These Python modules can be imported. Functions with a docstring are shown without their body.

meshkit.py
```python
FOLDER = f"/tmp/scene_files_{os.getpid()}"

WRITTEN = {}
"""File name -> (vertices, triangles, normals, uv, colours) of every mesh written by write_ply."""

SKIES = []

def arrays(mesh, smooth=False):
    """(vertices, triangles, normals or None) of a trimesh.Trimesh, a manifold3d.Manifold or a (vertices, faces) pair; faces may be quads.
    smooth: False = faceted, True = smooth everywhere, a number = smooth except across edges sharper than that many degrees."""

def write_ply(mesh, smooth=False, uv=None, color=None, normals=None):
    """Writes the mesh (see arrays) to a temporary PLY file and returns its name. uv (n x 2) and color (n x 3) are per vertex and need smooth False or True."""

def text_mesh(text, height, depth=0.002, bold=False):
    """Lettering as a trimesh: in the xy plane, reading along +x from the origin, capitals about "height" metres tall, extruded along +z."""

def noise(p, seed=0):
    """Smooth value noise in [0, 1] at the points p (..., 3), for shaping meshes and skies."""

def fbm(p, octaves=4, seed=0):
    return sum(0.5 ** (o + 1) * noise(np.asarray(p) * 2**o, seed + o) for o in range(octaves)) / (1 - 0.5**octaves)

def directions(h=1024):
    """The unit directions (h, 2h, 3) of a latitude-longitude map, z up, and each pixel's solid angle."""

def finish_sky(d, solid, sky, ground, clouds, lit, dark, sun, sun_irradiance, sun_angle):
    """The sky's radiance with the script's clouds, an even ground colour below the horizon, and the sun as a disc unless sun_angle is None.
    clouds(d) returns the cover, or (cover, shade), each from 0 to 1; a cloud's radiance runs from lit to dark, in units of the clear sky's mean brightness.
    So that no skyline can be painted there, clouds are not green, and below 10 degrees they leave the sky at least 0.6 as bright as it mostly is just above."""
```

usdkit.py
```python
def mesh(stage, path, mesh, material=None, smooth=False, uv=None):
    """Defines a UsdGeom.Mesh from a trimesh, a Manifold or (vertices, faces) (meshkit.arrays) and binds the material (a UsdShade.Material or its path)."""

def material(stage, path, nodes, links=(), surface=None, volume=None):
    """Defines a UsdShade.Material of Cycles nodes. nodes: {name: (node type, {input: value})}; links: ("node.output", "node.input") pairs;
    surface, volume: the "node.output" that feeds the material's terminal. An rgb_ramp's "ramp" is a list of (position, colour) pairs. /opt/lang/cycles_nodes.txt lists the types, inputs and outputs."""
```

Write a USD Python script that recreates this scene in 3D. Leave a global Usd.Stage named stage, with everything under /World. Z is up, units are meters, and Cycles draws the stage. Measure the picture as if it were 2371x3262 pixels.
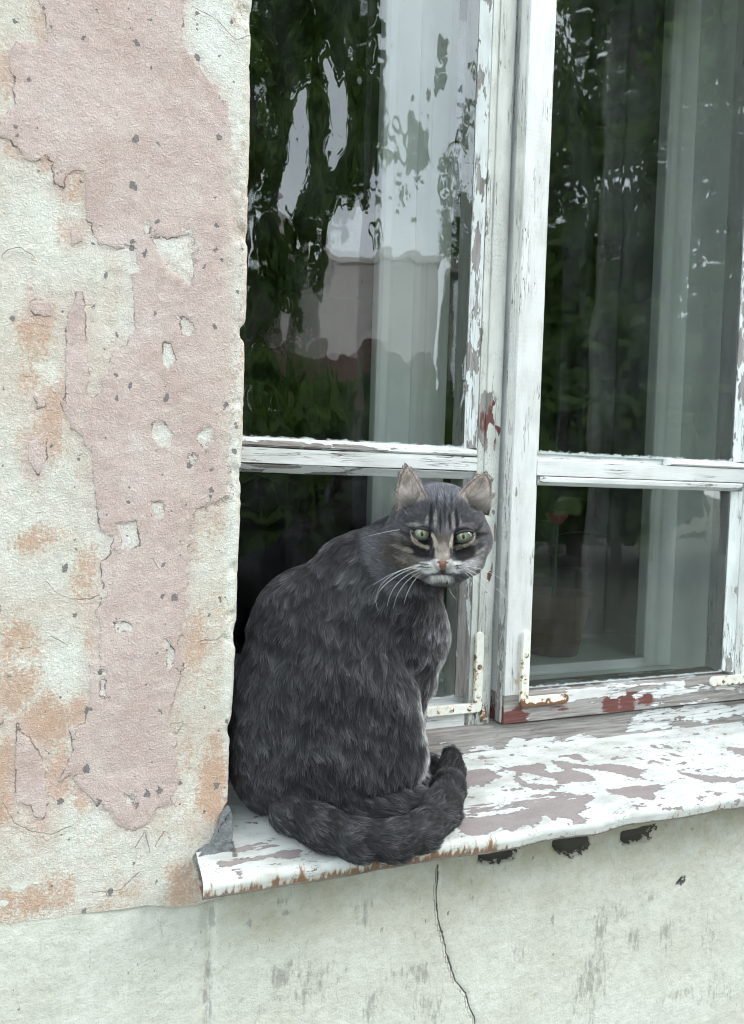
import math
import numpy as np, trimesh, shapely, usdkit, meshkit
from shapely.geometry import Polygon, LineString
from scipy.spatial import cKDTree
from pxr import Usd, UsdGeom, UsdLux, UsdShade, Gf, Sdf, Vt

T = Sdf.ValueTypeNames
stage = Usd.Stage.CreateInMemory()
UsdGeom.SetStageUpAxis(stage, 'Z')
UsdGeom.SetStageMetersPerUnit(stage, 1.0)
UsdGeom.Xform.Define(stage, '/World')

# ------------------------------------------------------------------ camera, sky, sun, exposure
EXPOSURE = 1.24
SKY_STRENGTH = 0.14
SUN_INTENSITY, SUN_ANGLE = 0.36, 28.0
SUN_TO = np.array([0.95, -0.52, 0.78]); SUN_TO /= np.linalg.norm(SUN_TO)
YAW, PITCH, ROLL = np.radians([21.7808, -2.4586, 1.7775])
EYE = np.array([0.0, -0.72, 1.60])
fwd = np.array([np.sin(YAW) * np.cos(PITCH), np.cos(YAW) * np.cos(PITCH), np.sin(PITCH)])
rt0 = np.array([np.cos(YAW), -np.sin(YAW), 0.0]); up0 = np.cross(rt0, fwd)
RIGHT = rt0 * np.cos(ROLL) + up0 * np.sin(ROLL); UP = -rt0 * np.sin(ROLL) + up0 * np.cos(ROLL)
cam = UsdGeom.Camera.Define(stage, '/World/camera')
cam.CreateHorizontalApertureAttr(24.0)
cam.CreateFocalLengthAttr(24.0 * 2450 / 2371)
cam.CreateExposureAttr(EXPOSURE)
cam.CreateFStopAttr(8.5)
cam.CreateFocusDistanceAttr(0.80)
cam.CreateClippingRangeAttr(Gf.Vec2f(0.02, 1000))
cam.AddTransformOp().Set(Gf.Matrix4d(*RIGHT, 0, *UP, 0, *(-fwd), 0, *EYE, 1))


class Graph:
    """A small writer of Cycles node graphs: '@node.output' as a value makes a link."""
    def __init__(s): s.nodes, s.links = {}, []
    def n(s, kind, **inp):
        name = f'n{len(s.nodes)}'; vals = {}
        for k, v in inp.items():
            if isinstance(v, str) and v.startswith('@'): s.links.append((v[1:], f'{name}.{k}'))
            else: vals[k] = v
        s.nodes[name] = (kind, vals); return '@' + name
    def pos(s, scale=(1, 1, 1), rot=(0, 0, 0)):
        g = s.n('geometry')
        return s.n('mapping', vector=g + '.position', scale=scale, rotation=rot) + '.vector'
    def noise(s, vec, scale, detail=3, rough=0.55, dist=0.0):
        return s.n('noise_texture', vector=vec, scale=scale, detail=detail, roughness=rough, distortion=dist) + '.fac'
    def math(s, t, a, b=0.0, clamp=False): return s.n('math', math_type=t, value1=a, value2=b, use_clamp=clamp) + '.value'
    def step(s, v, lo, hi): return s.n('map_range', range_type='smoothstep', value=v, from_min=lo, from_max=hi, to_min=0.0, to_max=1.0) + '.result'
    def lin(s, v, lo, hi, a=0.0, b=1.0): return s.n('map_range', range_type='linear', value=v, from_min=lo, from_max=hi, to_min=a, to_max=b, clamp=True) + '.result'
    def mix(s, f, a, b): return s.n('mix', fac=f, color1=a, color2=b) + '.color'
    def mul(s, f, a, b): return s.n('mix', mix_type='multiply', fac=f, color1=a, color2=b) + '.color'
    def attr(s, name, out='fac'): return s.n('attribute', attribute=name) + '.' + out
    def ramp(s, f, stops): return s.n('rgb_ramp', fac=f, ramp=stops) + '.color'
    def bump(s, h, strength=0.5, dist=0.001, normal=None):
        kw = dict(height=h, strength=strength, distance=dist)
        if normal: kw['normal'] = normal
        return s.n('bump', **kw) + '.normal'
    def make(s, name, surf, volume=None):
        return usdkit.material(stage, f'/World/Looks/{name}', s.nodes, s.links, surface=surf[1:] if surf else None)




# sky: an overcast dome, brighter clouds with thin blue between them
g = Graph()
sky = g.n('sky_texture', sky_type='single_scattering', sun_disc=False, sun_elevation=float(np.arcsin(SUN_TO[2])), sun_rotation=float(math.atan2(SUN_TO[0], SUN_TO[1])))
tc = g.n('texture_coordinate')
cl = g.noise(tc + '.generated', 3.0, 5, 0.55)
cover = g.lin(cl, 0.30, 0.55, 0.62, 0.96)
col = g.mix(cover, sky + '.color', (9.9, 11.2, 11.8))
bg = g.n('background_shader', color=col, strength=SKY_STRENGTH)
sky_mat = g.make('sky', bg + '.background')
dome = UsdLux.DomeLight.Define(stage, '/World/sky')
UsdShade.MaterialBindingAPI.Apply(dome.GetPrim()).Bind(sky_mat)
dome.GetPrim().SetCustomDataByKey('kind', 'structure'); dome.GetPrim().SetCustomDataByKey('label', 'pale overcast sky above the yard')
sun = UsdLux.DistantLight.Define(stage, '/World/sun')
sun.CreateIntensityAttr(SUN_INTENSITY); sun.CreateAngleAttr(SUN_ANGLE); sun.CreateColorAttr(Gf.Vec3f(1.0, 0.965, 0.91)); sun.CreateNormalizeAttr(True)
zc = SUN_TO; xc = np.cross([0, 0, 1.0], zc); xc /= np.linalg.norm(xc); yc = np.cross(zc, xc)
sun.AddTransformOp().Set(Gf.Matrix4d(*xc, 0, *yc, 0, *zc, 0, 0, 0, 5, 1))

# ------------------------------------------------------------------ prims
used = {}
def path_of(name, parent=None):
    base = (parent or '/World') + '/' + name
    k = used.get(base, -1) + 1; used[base] = k
    return base if k == 0 else f'{base}_{k:03d}'

def say(prim, label=None, cat=None, group=None, kind=None):
    for k, v in (('label', label), ('category', cat), ('group', group), ('kind', kind)):
        if v: prim.SetCustomDataByKey(k, v)

def thing(name, label, cat, loc=(0, 0, 0), group=None):
    p = path_of(name); x = UsdGeom.Xform.Define(stage, p)
    if any(loc): x.AddTranslateOp().Set(Gf.Vec3d(*loc))
    say(x.GetPrim(), label, cat, group); return p

def put(name, mesh, mat, parent=None, smooth=False, attrs=None, label=None, cat=None, group=None, kind=None, off=None):
    """One Mesh prim. attrs: {primvar: function(points) -> floats}"""
    p = path_of(name, parent)
    v, f, n = meshkit.arrays(mesh, smooth)
    if n is None: mm = (v, f)
    m = UsdGeom.Mesh.Define(stage, p)
    vv = v if off is None else v - np.asarray(off)
    m.CreatePointsAttr(Vt.Vec3fArray.FromNumpy(vv.astype(np.float32)))
    m.CreateFaceVertexCountsAttr(Vt.IntArray.FromNumpy(np.full(len(f), 3, np.int32)))
    m.CreateFaceVertexIndicesAttr(Vt.IntArray.FromNumpy(f.astype(np.int32).ravel()))
    m.CreateSubdivisionSchemeAttr('none')
    if n is not None:
        m.CreateNormalsAttr(Vt.Vec3fArray.FromNumpy(n.astype(np.float32))); m.SetNormalsInterpolation('vertex')
    for k, fn in (attrs or {}).items():
        a = fn(v) if callable(fn) else np.asarray(fn)
        if a.ndim == 2: UsdGeom.PrimvarsAPI(m).CreatePrimvar(k, T.Color3fArray, 'vertex').Set(Vt.Vec3fArray.FromNumpy(a.astype(np.float32)))
        else: UsdGeom.PrimvarsAPI(m).CreatePrimvar(k, T.FloatArray, 'vertex').Set(Vt.FloatArray.FromNumpy(a.astype(np.float32)))
    UsdShade.MaterialBindingAPI.Apply(m.GetPrim()).Bind(mat)
    say(m.GetPrim(), label, cat, group, kind)
    return p

def sheet(P):
    """Grid of points (rows, columns, 3) -> vertices, triangles"""
    m, n = P.shape[:2]; i = np.arange(m * n).reshape(m, n)
    q = np.stack([i[:-1, :-1], i[:-1, 1:], i[1:, 1:], i[1:, :-1]], -1).reshape(-1, 4)
    return P.reshape(-1, 3), np.vstack([q[:, [0, 1, 2]], q[:, [0, 2, 3]]])

def sdf_poly(pts2, polys):
    """signed distance (positive inside), metres in, polygons given in mm"""
    out = np.full(len(pts2), -1.0)
    P = shapely.points(pts2)
    for poly in polys:
        pg = Polygon(np.array(poly) / 1000.0).buffer(0)
        x0, y0, x1, y1 = pg.bounds; mrg = 0.02
        sel = (pts2[:, 0] > x0 - mrg) & (pts2[:, 0] < x1 + mrg) & (pts2[:, 1] > y0 - mrg) & (pts2[:, 1] < y1 + mrg)
        if not sel.any(): continue
        d = shapely.distance(P[sel], pg.boundary)
        d = np.where(shapely.contains_xy(pg, pts2[sel, 0], pts2[sel, 1]), d, -d)
        out[sel] = np.maximum(out[sel], d)
    return out

def dist_lines(pts2, lines):
    """distance to the nearest line, signed by side so that it passes through zero between grid points"""
    best, sg = np.full(len(pts2), .05), np.ones(len(pts2))
    for ln in lines:
        ln = np.array(ln) / 1000.0; n = len(ln) - 1
        for k in range(n):
            a, b = ln[k], ln[k + 1]; ab = b - a; L2 = ab @ ab + 1e-12
            w = pts2 - a; t = w @ ab / L2; tc_ = np.clip(t, 0, 1)
            d = np.hypot(w[:, 0] - tc_ * ab[0], w[:, 1] - tc_ * ab[1]); m = d < best
            past = ((t < 0) & (k == 0)) | ((t > 1) & (k == n - 1))
            s_ = np.where((ab[0] * w[:, 1] - ab[1] * w[:, 0] >= 0) | past, 1.0, -1.0)
            best = np.where(m, d, best); sg = np.where(m, s_, sg)
    return best * np.where(best > .004, 1.0, sg)

def blob(pts2, blobs, warp=0.35, seed=3):
    """soft ellipses (x, z, rx, rz, strength) in mm with wobbling outlines -> 0..1"""
    q = np.concatenate([pts2, pts2[:, :1] * 0], 1)
    wob = (meshkit.fbm(q * 60, 3, seed) - 0.5) * 2
    out = np.zeros(len(pts2))
    for x, z, rx, rz, s in blobs:
        d = np.hypot((pts2[:, 0] * 1000 - x) / max(rx, 1), (pts2[:, 1] * 1000 - z) / max(rz, 1)) + wob * warp
        out = np.maximum(out, s * np.clip(1.35 - d * .8, 0, 1) ** 1.0)
    return np.clip(out, 0, 1.2)

PINK = [(-25,1994),(-26,1987),(-23,1983),(-20,1979),(-19,1957),(-33,1954),(-43,1952),(-47,1942),(-48,1930),(-43,1923),(-44,1917),(-46,1914),(-44,1909),(-43,1900),(-49,1892),(-59,1888),(-59,1872),(-54,1873),(-47,1871),(-41,1867),(-36,1859),(-29,1857),(-19,1862),(-14,1859),(-12,1842),(-4,1840),(-4,1849),(1,1854),(11,1857),(13,1846),(13,1829),(15,1814),(18,1813),(20,1802),(25,1796),(32,1796),(40,1794),(51,1799),(56,1796),(57,1782),(52,1774),(54,1757),(55,1741),(56,1724),(50,1719),(49,1711),(37,1706),(34,1687),(28,1679),(28,1667),(21,1663),(16,1666),(18,1682),(14,1720),(14,1739),(11,1754),(6,1753),(5,1740),(1,1737),(-1,1722),(-1,1695),(-1,1665),(-4,1657),(0,1646),(4,1635),(12,1631),(15,1622),(21,1616),(22,1599),(25,1577),(26,1566),(27,1560),(29,1545),(40,1541),(38,1525),(30,1519),(31,1504),(34,1490),(26,1474),(31,1461),(29,1445),(31,1430),(22,1429),(23,1395),(19,1375),(6,1370),(10,1351),(4,1337),(-4,1322),(6,1329),(20,1312),(30,1299),(42,1293),(48,1279),(62,1272),(76,1277),(82,1290),(96,1292),(100,1316),(97,1348),(89,1364),(93,1381),(104,1419),(98,1446),(104,1454),(105,1488),(106,1531),(108,1552),(114,1567),(144,1580),(141,1630),(146,1671),(149,1712),(150,1774),(150,1855),(141,1894),(136,1921),(134,1936),(119,1953),(111,1961),(97,1975),(91,1985),(92,2009),(92,2024)]
ISLANDS = [[(-31,1739),(-27,1743),(-14,1743),(-14,1730),(-27,1730)],[(-25,1661),(-18,1660),(-17,1653),(-23,1651)],[(-30,1622),(-17,1630),(-15,1611),(-22,1594),(-29,1605)],[(1,1803),(7,1806),(11,1797),(3,1793)],[(-36,1380),(-33,1372),(-26,1365),(-17,1350),(-13,1333),(-11,1306),(-14,1292),(-21,1295),(-25,1306),(-36,1309),(-37,1332),(-37,1352)],[(-53,1403),(-48,1401),(-47,1381),(-53,1378)]]
HOLES = [[(67,1809),(85,1810),(104,1816),(106,1801),(107,1785),(103,1770),(91,1777),(83,1782),(75,1794),(72,1802)],[(62,1819),(66,1820),(67,1811),(62,1810)],[(80,1717),(87,1717),(90,1707),(91,1701),(85,1692),(80,1698)],[(94,1741),(104,1740),(109,1726),(96,1726)],[(72,1646),(82,1645),(91,1635),(88,1623),(77,1625),(71,1634)],[(110,1638),(124,1643),(128,1631),(120,1622),(112,1628)],[(106,1616),(110,1618),(111,1606),(106,1606)],[(59,1556),(64,1533),(54,1529),(48,1535),(43,1553),(53,1554)],[(71,1573),(83,1573),(84,1560),(75,1558)],[(87,1448),(96,1437),(95,1424),(89,1420)],[(41,1465),(55,1464),(59,1456),(47,1456)],[(30,1416),(36,1413),(35,1399),(31,1399)],[(53,1306),(63,1303),(65,1294),(55,1297)]]
ORANGE = [(-23,1968,10,20,0.9),(-50,1927,9,23,0.8),(-34,1864,21,7,0.9),(-18,1858,7,11,1),(1,1840,12,20,0.8),(3,1805,11,17,0.7),(-24,1753,10,11,0.4),(-25,1716,15,28,0.9),(-28,1678,12,22,0.6),(-11,1651,14,25,0.9),(-16,1624,18,21,0.9),(-26,1599,12,21,0.5),(144,2021,12,23,0.5),(147,1899,8,20,0.4),(-19,1539,21,12,0.8),(19,1505,12,29,0.8),(-39,1448,20,24,0.8),(24,1441,9,25,0.7),(-39,1412,22,24,0.9),(-13,1378,24,27,1),(13,1384,12,17,0.9),(-44,1347,13,27,1),(-3,1328,11,25,1),(20,1310,12,16,0.8),(91,1484,12,25,0.6),(113,1436,14,30,0.8),(124,1401,13,27,0.5),(135,1303,14,45,1.1),(121,1256,19,20,0.5),(109,1211,19,25,1),(-28,1220,26,15,0.9),(-2,1226,17,17,0.7),(59,1213,24,9,0.5),(125,1548,21,19,0.5),(-47,1313,11,19,0.8),(83,1359,10,11,0.5)]
WALL_CRACKS = [[(100,2017),(112,2014),(122,2011),(134,2001),(140,1997),(154,2005)],[(-53,1775),(-47,1782),(-38,1785),(-27,1779)],[(-15,1503),(-5,1491),(8,1486),(23,1486),(29,1490)],[(-46,1311),(-38,1293),(-25,1283),(-8,1278),(9,1283)],[(74,1522),(80,1512)],[(87,1448),(96,1435)],[(-11,1455),(3,1446)],[(64,1255),(72,1269),(77,1249)],[(81,1253),(90,1267)],[(27,1219),(51,1217),(67,1231)],[(93,1368),(105,1367),(99,1357)],[(119,1444),(134,1444),(141,1450)]]
SEAM = [(-59,1204),(-48,1204),(-26,1203),(12,1203),(51,1200),(75,1200),(100,1194),(120,1192),(130,1194)]
APRON_CRACK = [(378,1187),(378,1170),(377,1160),(378,1141),(382,1120),(388,1103),(392,1086),(399,1067),(404,1053),(417,1037),(422,1020),(429,1007),(430,997)]
APRON_HOLES = [[(368,1183),(401,1183),(389,1174),(380,1171),(377,1176)],[(428,1183),(480,1184),(473,1179),(456,1176),(439,1178)],[(525,1183),(579,1183),(575,1174),(560,1172),(553,1169),(537,1175)],[(710,1108),(720,1117),(724,1115),(720,1109),(710,1104)],[(621,1179),(643,1180),(674,1181),(664,1172),(628,1171)],[(280,1185),(306,1185),(304,1184),(282,1182)]]
APRON_STAINS = [(154,1208,20,20,0.4),(174,1161,2,4,0.9),(209,1166,4,3,0.8),(204,1178,5,4,0.8),(292,1149,12,18,0.35),(207,1103,13,10,0.7),(214,1112,4,4,0.9),(239,1089,26,21,0.5),(349,1076,24,7,0.6),(361,1070,12,11,0.5),(314,1129,3,3,0.8),(305,1049,10,18,0.5),(378,1032,10,19,0.5),(483,1067,13,12,0.4),(527,1098,2,6,0.9),(625,1091,12,12,0.55),(597,1072,9,25,0.6),(648,1054,9,17,0.5),(697,1053,11,20,0.6),(590,1012,20,38,0.55),(724,967,22,6,0.5),(767,1030,11,26,0.4),(779,961,18,18,0.4),(419,1143,4,3,0.7),(671,1098,5,4,0.7),(818,1072,6,3,0.7),(810,939,4,14,0.5),(134,1112,4,43,0.7),(137,1178,5,13,0.8),(362,1036,8,15,0.4),(330,1160,3,2,0.4),(275,1096,2,2,0.7),(233,1133,1,3,0.7),(324,1096,2,2,0.7),(167,1085,2,2,0.7)]
SILL_FLAKES = [[(441,64),(464,67),(476,61),(482,52),(476,46),(466,50),(457,43),(445,41),(428,41)],[(490,84),(490,73),(501,63),(519,67),(550,62),(545,52),(548,42),(569,45),(566,57),(564,69),(580,64),(604,49),(635,47),(660,36),(670,24),(658,16),(661,2),(642,15),(634,24),(614,36),(599,43),(581,45),(594,29),(595,18),(580,17),(551,23),(532,40),(514,51),(503,44),(507,29),(531,21),(547,17),(530,12),(505,16),(495,28),(493,39),(505,55),(493,61)],[(395,-13),(430,-15),(457,-15),(490,-13),(525,-15),(550,-17),(544,-28),(530,-32),(534,-45),(520,-48),(515,-52),(513,-40),(502,-37),(493,-41),(492,-29),(485,-28),(480,-38),(464,-44),(455,-36),(441,-44),(428,-35),(418,-36),(403,-42),(383,-36)],[(605,-12),(630,-11),(644,-17),(647,-28),(629,-37),(620,-26),(605,-26)],[(714,12),(741,-2),(805,-19),(770,-23),(734,-13),(716,3)],[(836,48),(863,34),(848,20),(831,32)],[(725,74),(733,74),(731,65),(723,67)],[(743,74),(754,70),(750,62),(742,66)],[(735,54),(745,51),(750,40),(738,44)],[(681,57),(688,54),(690,46),(681,49)],[(594,73),(608,74),(613,61),(608,58),(596,65)],[(716,43),(724,37),(715,39)],[(722,29),(745,30),(737,25)],[(734,13),(751,11),(741,7)],[(800,36),(818,36),(803,33)],[(675,73),(682,71),(676,70)],[(599,-36),(613,-42),(602,-44)],[(181,-25),(198,-23),(217,-25),(212,-32),(202,-35),(192,-32)],[(135,-23),(161,-23),(181,-25),(182,-29),(165,-29),(147,-32),(138,-32)],[(442,71),(476,68),(481,50),(451,37),(426,40)],[(390,-18),(423,-16),(454,-16),(443,-34),(408,-42),(383,-35)],[(148,-35),(156,-50),(159,-57),(153,-53)],[(383,29),(376,38),(339,27),(341,16)]]
SILL_WORN = [[(417,28),(484,11),(589,-2),(696,-7),(682,-22),(602,-15),(554,-18),(471,-9),(399,-5)],[(150,21),(173,6),(197,-14),(185,-14),(163,-15),(146,-11)]]
CHIP = [[(488,1688),(490,1683),(492,1673),(500,1670),(507,1668),(504,1662),(500,1656),(498,1663),(488,1673),(484,1674),(482,1662),(479,1654),(476,1657),(478,1662),(477,1671),(473,1675),(480,1681),(485,1695)],[(498,1549),(501,1552),(506,1539),(505,1526),(501,1525),(498,1528),(499,1540)],[(493,1567),(499,1566),(502,1561),(496,1559),(492,1563)],[(497,1503),(499,1493),(499,1486),(493,1474),(490,1474),(490,1487),(494,1490)],[(488,1466),(492,1466),(492,1461),(489,1461)],[(517,1597),(521,1598),(521,1582),(516,1581),(517,1589)]]

# ------------------------------------------------------------------ materials
def plaster_mat():
    g = Graph(); p = g.pos()
    fine = g.noise(p, 420, 4, 0.6); mid = g.noise(p, 130, 4, 0.6); big = g.noise(p, 22, 3, 0.5)
    gran = g.noise(p, 900, 2, 0.6)
    # worm-like trowelled texture
    w1 = g.noise(p, 260, 2, 0.5, 1.2); worm = g.math('absolute', g.math('subtract', w1, 0.5))
    cream = g.mix(g.step(big, 0.35, 0.7), (0.56, 0.525, 0.46), (0.63, 0.605, 0.55))
    cream = g.mix(g.math('multiply', g.step(g.noise(p, 17, 4, 0.6), 0.45, 0.62), 0.55), cream, (0.55, 0.455, 0.40))
    cream = g.mix(g.attr('white'), cream, (0.66, 0.675, 0.635))
    cream = g.mul(0.55, cream, g.ramp(mid, [(0.25, (0.72, 0.70, 0.66)), (0.6, (1, 1, 1))]))
    # orange under-layer showing through in grains
    og = g.math('add', g.attr('orange'), g.math('multiply', g.math('subtract', g.noise(p, 300, 3, 0.7), 0.5), 2.1))
    og2 = g.math('add', og, g.math('multiply', g.math('subtract', g.noise(g.pos((1, 1, 0.4)), 55, 4, 0.65), 0.5), 1.5))
    om = g.math('multiply', g.step(og2, 0.26, 0.98), 0.85)
    orange = g.mix(g.noise(p, 60, 2, 0.5), (0.49, 0.34, 0.255), (0.44, 0.265, 0.18))
    base = g.mix(om, cream, orange)
    # pink wash layer
    sd = g.math('add', g.attr('pink'), g.math('multiply', g.math('subtract', g.noise(p, 170, 4, 0.65), 0.5), 0.0062))
    sd = g.math('add', sd, g.math('multiply', g.attr('soft'), g.math('multiply', g.math('subtract', g.noise(p, 95, 5, 0.7), 0.5), 0.045)))
    worn = g.math('multiply', g.math('subtract', g.noise(p, 75, 4, 0.6), 0.575), 0.08)
    sd = g.math('subtract', sd, g.math('maximum', worn, 0.0))
    pm = g.step(sd, -0.00025, 0.00025)
    pink = g.mix(g.step(g.noise(p, 14, 4, 0.6), 0.3, 0.7), (0.465, 0.360, 0.330), (0.55, 0.452, 0.42))
    pink = g.mix(g.math('multiply', g.step(g.noise(p, 34, 4, 0.6), 0.5, 0.75), 0.35), pink, (0.58, 0.51, 0.49))
    pink = g.mul(0.5, pink, g.ramp(mid, [(0.2, (0.80, 0.78, 0.78)), (0.6, (1, 1, 1))]))
    wash = g.math('multiply', g.step(g.math('add', sd, g.math('multiply', g.math('subtract', g.noise(p, 55, 4, 0.65), 0.5), 0.03)), -0.016, 0.003), 0.55)
    thin = g.math('multiply', pm, g.lin(g.noise(p, 42, 5, 0.65), 0.5, 0.75, 1.0, 0.55))
    pfade = g.math('multiply', g.math('maximum', thin, wash), g.lin(g.attr('edgefade'), 0, 1, 1.0, 0.0))
    base = g.mix(pfade, base, pink)
    # shadow of the lifted layer edge, painted in as a broken dark line
    line = g.math('multiply', g.step(g.math('absolute', g.math('add', sd, 0.0002)), 0.0009, 0.0001), g.step(g.noise(p, 40, 3, 0.5), 0.47, 0.60))
    base = g.mix(g.math('multiply', line, 0.8), base, (0.10, 0.065, 0.05))
    # hairline cracks
    ck = g.step(g.math('absolute', g.math('add', g.attr('crack'), g.math('multiply', g.math('subtract', g.noise(p, 160, 4, 0.6), 0.5), 0.0030))), g.lin(g.noise(p, 60, 2, 0.5), 0.35, 0.65, 0.00022, 0.0008), 0.0001)
    base = g.mix(g.math('multiply', ck, 0.5), base, (0.16, 0.125, 0.105))
    # pits: dark grey specks of different sizes
    v = g.n('voronoi_texture', vector=g.pos((1, 1, 0.72)), scale=95, feature='f1')
    vs = g.n('separate_color', color=v + '.color')
    rad = g.lin(g.math('power', vs + '.r', 5.0), 0.15, 1.0, 0.0, 0.27)
    pit = g.step(g.math('subtract', g.math('add', v + '.distance', g.math('multiply', g.math('subtract', g.noise(p, 210, 3, 0.6), 0.5), 0.9)), rad), 0.012, -0.012)
    base = g.mix(g.math('multiply', pit, 0.85), base, (0.15, 0.145, 0.15))
    base = g.mul(0.8, base, g.ramp(worm, [(0.0, (0.80, 0.79, 0.78)), (0.07, (1, 1, 1))]))
    mort = g.step(g.math('add', g.attr('mortar'), g.math('multiply', g.math('subtract', fine, 0.5), 0.006)), -0.0005, 0.0005)
    mortc = g.mix(g.noise(p, 500, 3, 0.7), (0.10, 0.105, 0.11), (0.30, 0.31, 0.32))
    base = g.mix(mort, base, mortc)
    h = g.math('add', g.math('multiply', worm, 2.2), g.math('add', g.math('multiply', fine, 0.9), g.math('multiply', gran, 0.5)))
    h = g.math('add', h, g.math('multiply', pm, 1.3))
    h = g.math('subtract', h, g.math('multiply', g.math('add', pit, ck), 1.0))
    nb = g.bump(h, 0.85, 0.0011)
    b = g.n('principled_bsdf', base_color=base, roughness=0.92, specular_ior_level=0.15, normal=nb)
    return g.make('pier_plaster', b + '.BSDF')

def apron_mat():
    g = Graph(); p = g.pos()
    pr = g.pos((0.85, 1, 1.15))
    fine = g.noise(p, 420, 4, 0.62); mid = g.noise(pr, 110, 5, 0.65); big = g.noise(p, 9, 3, 0.5)
    strk = g.noise(g.pos((1, 1, 0.30), (0, -0.08, 0)), 190, 5, 0.68)
    base = g.mix(g.step(big, 0.3, 0.7), (0.525, 0.515, 0.455), (0.605, 0.60, 0.55))
    base = g.mul(0.6, base, g.ramp(mid, [(0.25, (0.70, 0.69, 0.64)), (0.55, (1, 1, 1))]))
    grit = g.noise(p, 800, 2, 0.6)
    base = g.mul(0.6, base, g.ramp(grit, [(0.30, (0.62, 0.60, 0.56)), (0.46, (1, 1, 1))]))
    base = g.mix(g.math('multiply', g.step(g.noise(g.pos((1, 1, 0.3)), 24, 4, 0.6), 0.5, 0.72), 0.30), base, (0.40, 0.40, 0.36))
    shade_yel = g.math('multiply', g.attr('sill_shade'), g.step(g.noise(p, 30, 4, 0.6), 0.25, 0.7))
    base = g.mix(g.math('multiply', shade_yel, 0.75), base, (0.33, 0.295, 0.175))  # shade below the sill, put into the plaster colour as an ochre tone
    dm = g.math('add', g.attr('dirt'), g.math('multiply', g.math('subtract', strk, 0.5), 2.9))
    dm = g.step(dm, 0.20, 0.85)
    base = g.mix(g.math('multiply', dm, 0.6), base, (0.20, 0.195, 0.18))
    sp = g.step(g.noise(g.pos((1, 1, 0.6)), 210, 2, 0.5), 0.70, 0.76)
    base = g.mix(g.math('multiply', sp, g.step(g.noise(p, 25, 2, 0.5), 0.45, 0.6)), base, (0.20, 0.19, 0.17))
    ck = g.step(g.math('absolute', g.math('add', g.attr('crack'), g.math('multiply', g.math('subtract', g.noise(p, 170, 4, 0.6), 0.5), 0.0036))), g.lin(g.noise(p, 50, 2, 0.5), 0.3, 0.7, 0.0005, 0.0019), 0.0002)
    hole = g.step(g.math('add', g.attr('hole'), g.math('multiply', g.math('subtract', g.noise(p, 130, 5, 0.68), 0.5), 0.020)), -0.0003, 0.0006)
    dk = g.math('maximum', ck, hole)
    base = g.mix(g.math('multiply', dk, 0.9), base, (0.045, 0.04, 0.035))
    h = g.math('add', g.math('multiply', fine, 0.9), g.math('multiply', mid, 1.4))
    h = g.math('subtract', h, g.math('multiply', dk, 1.4))
    nb = g.bump(h, 0.7, 0.0011)
    b = g.n('principled_bsdf', base_color=base, roughness=0.92, specular_ior_level=0.15, normal=nb)
    return g.make('apron_plaster', b + '.BSDF')

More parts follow.
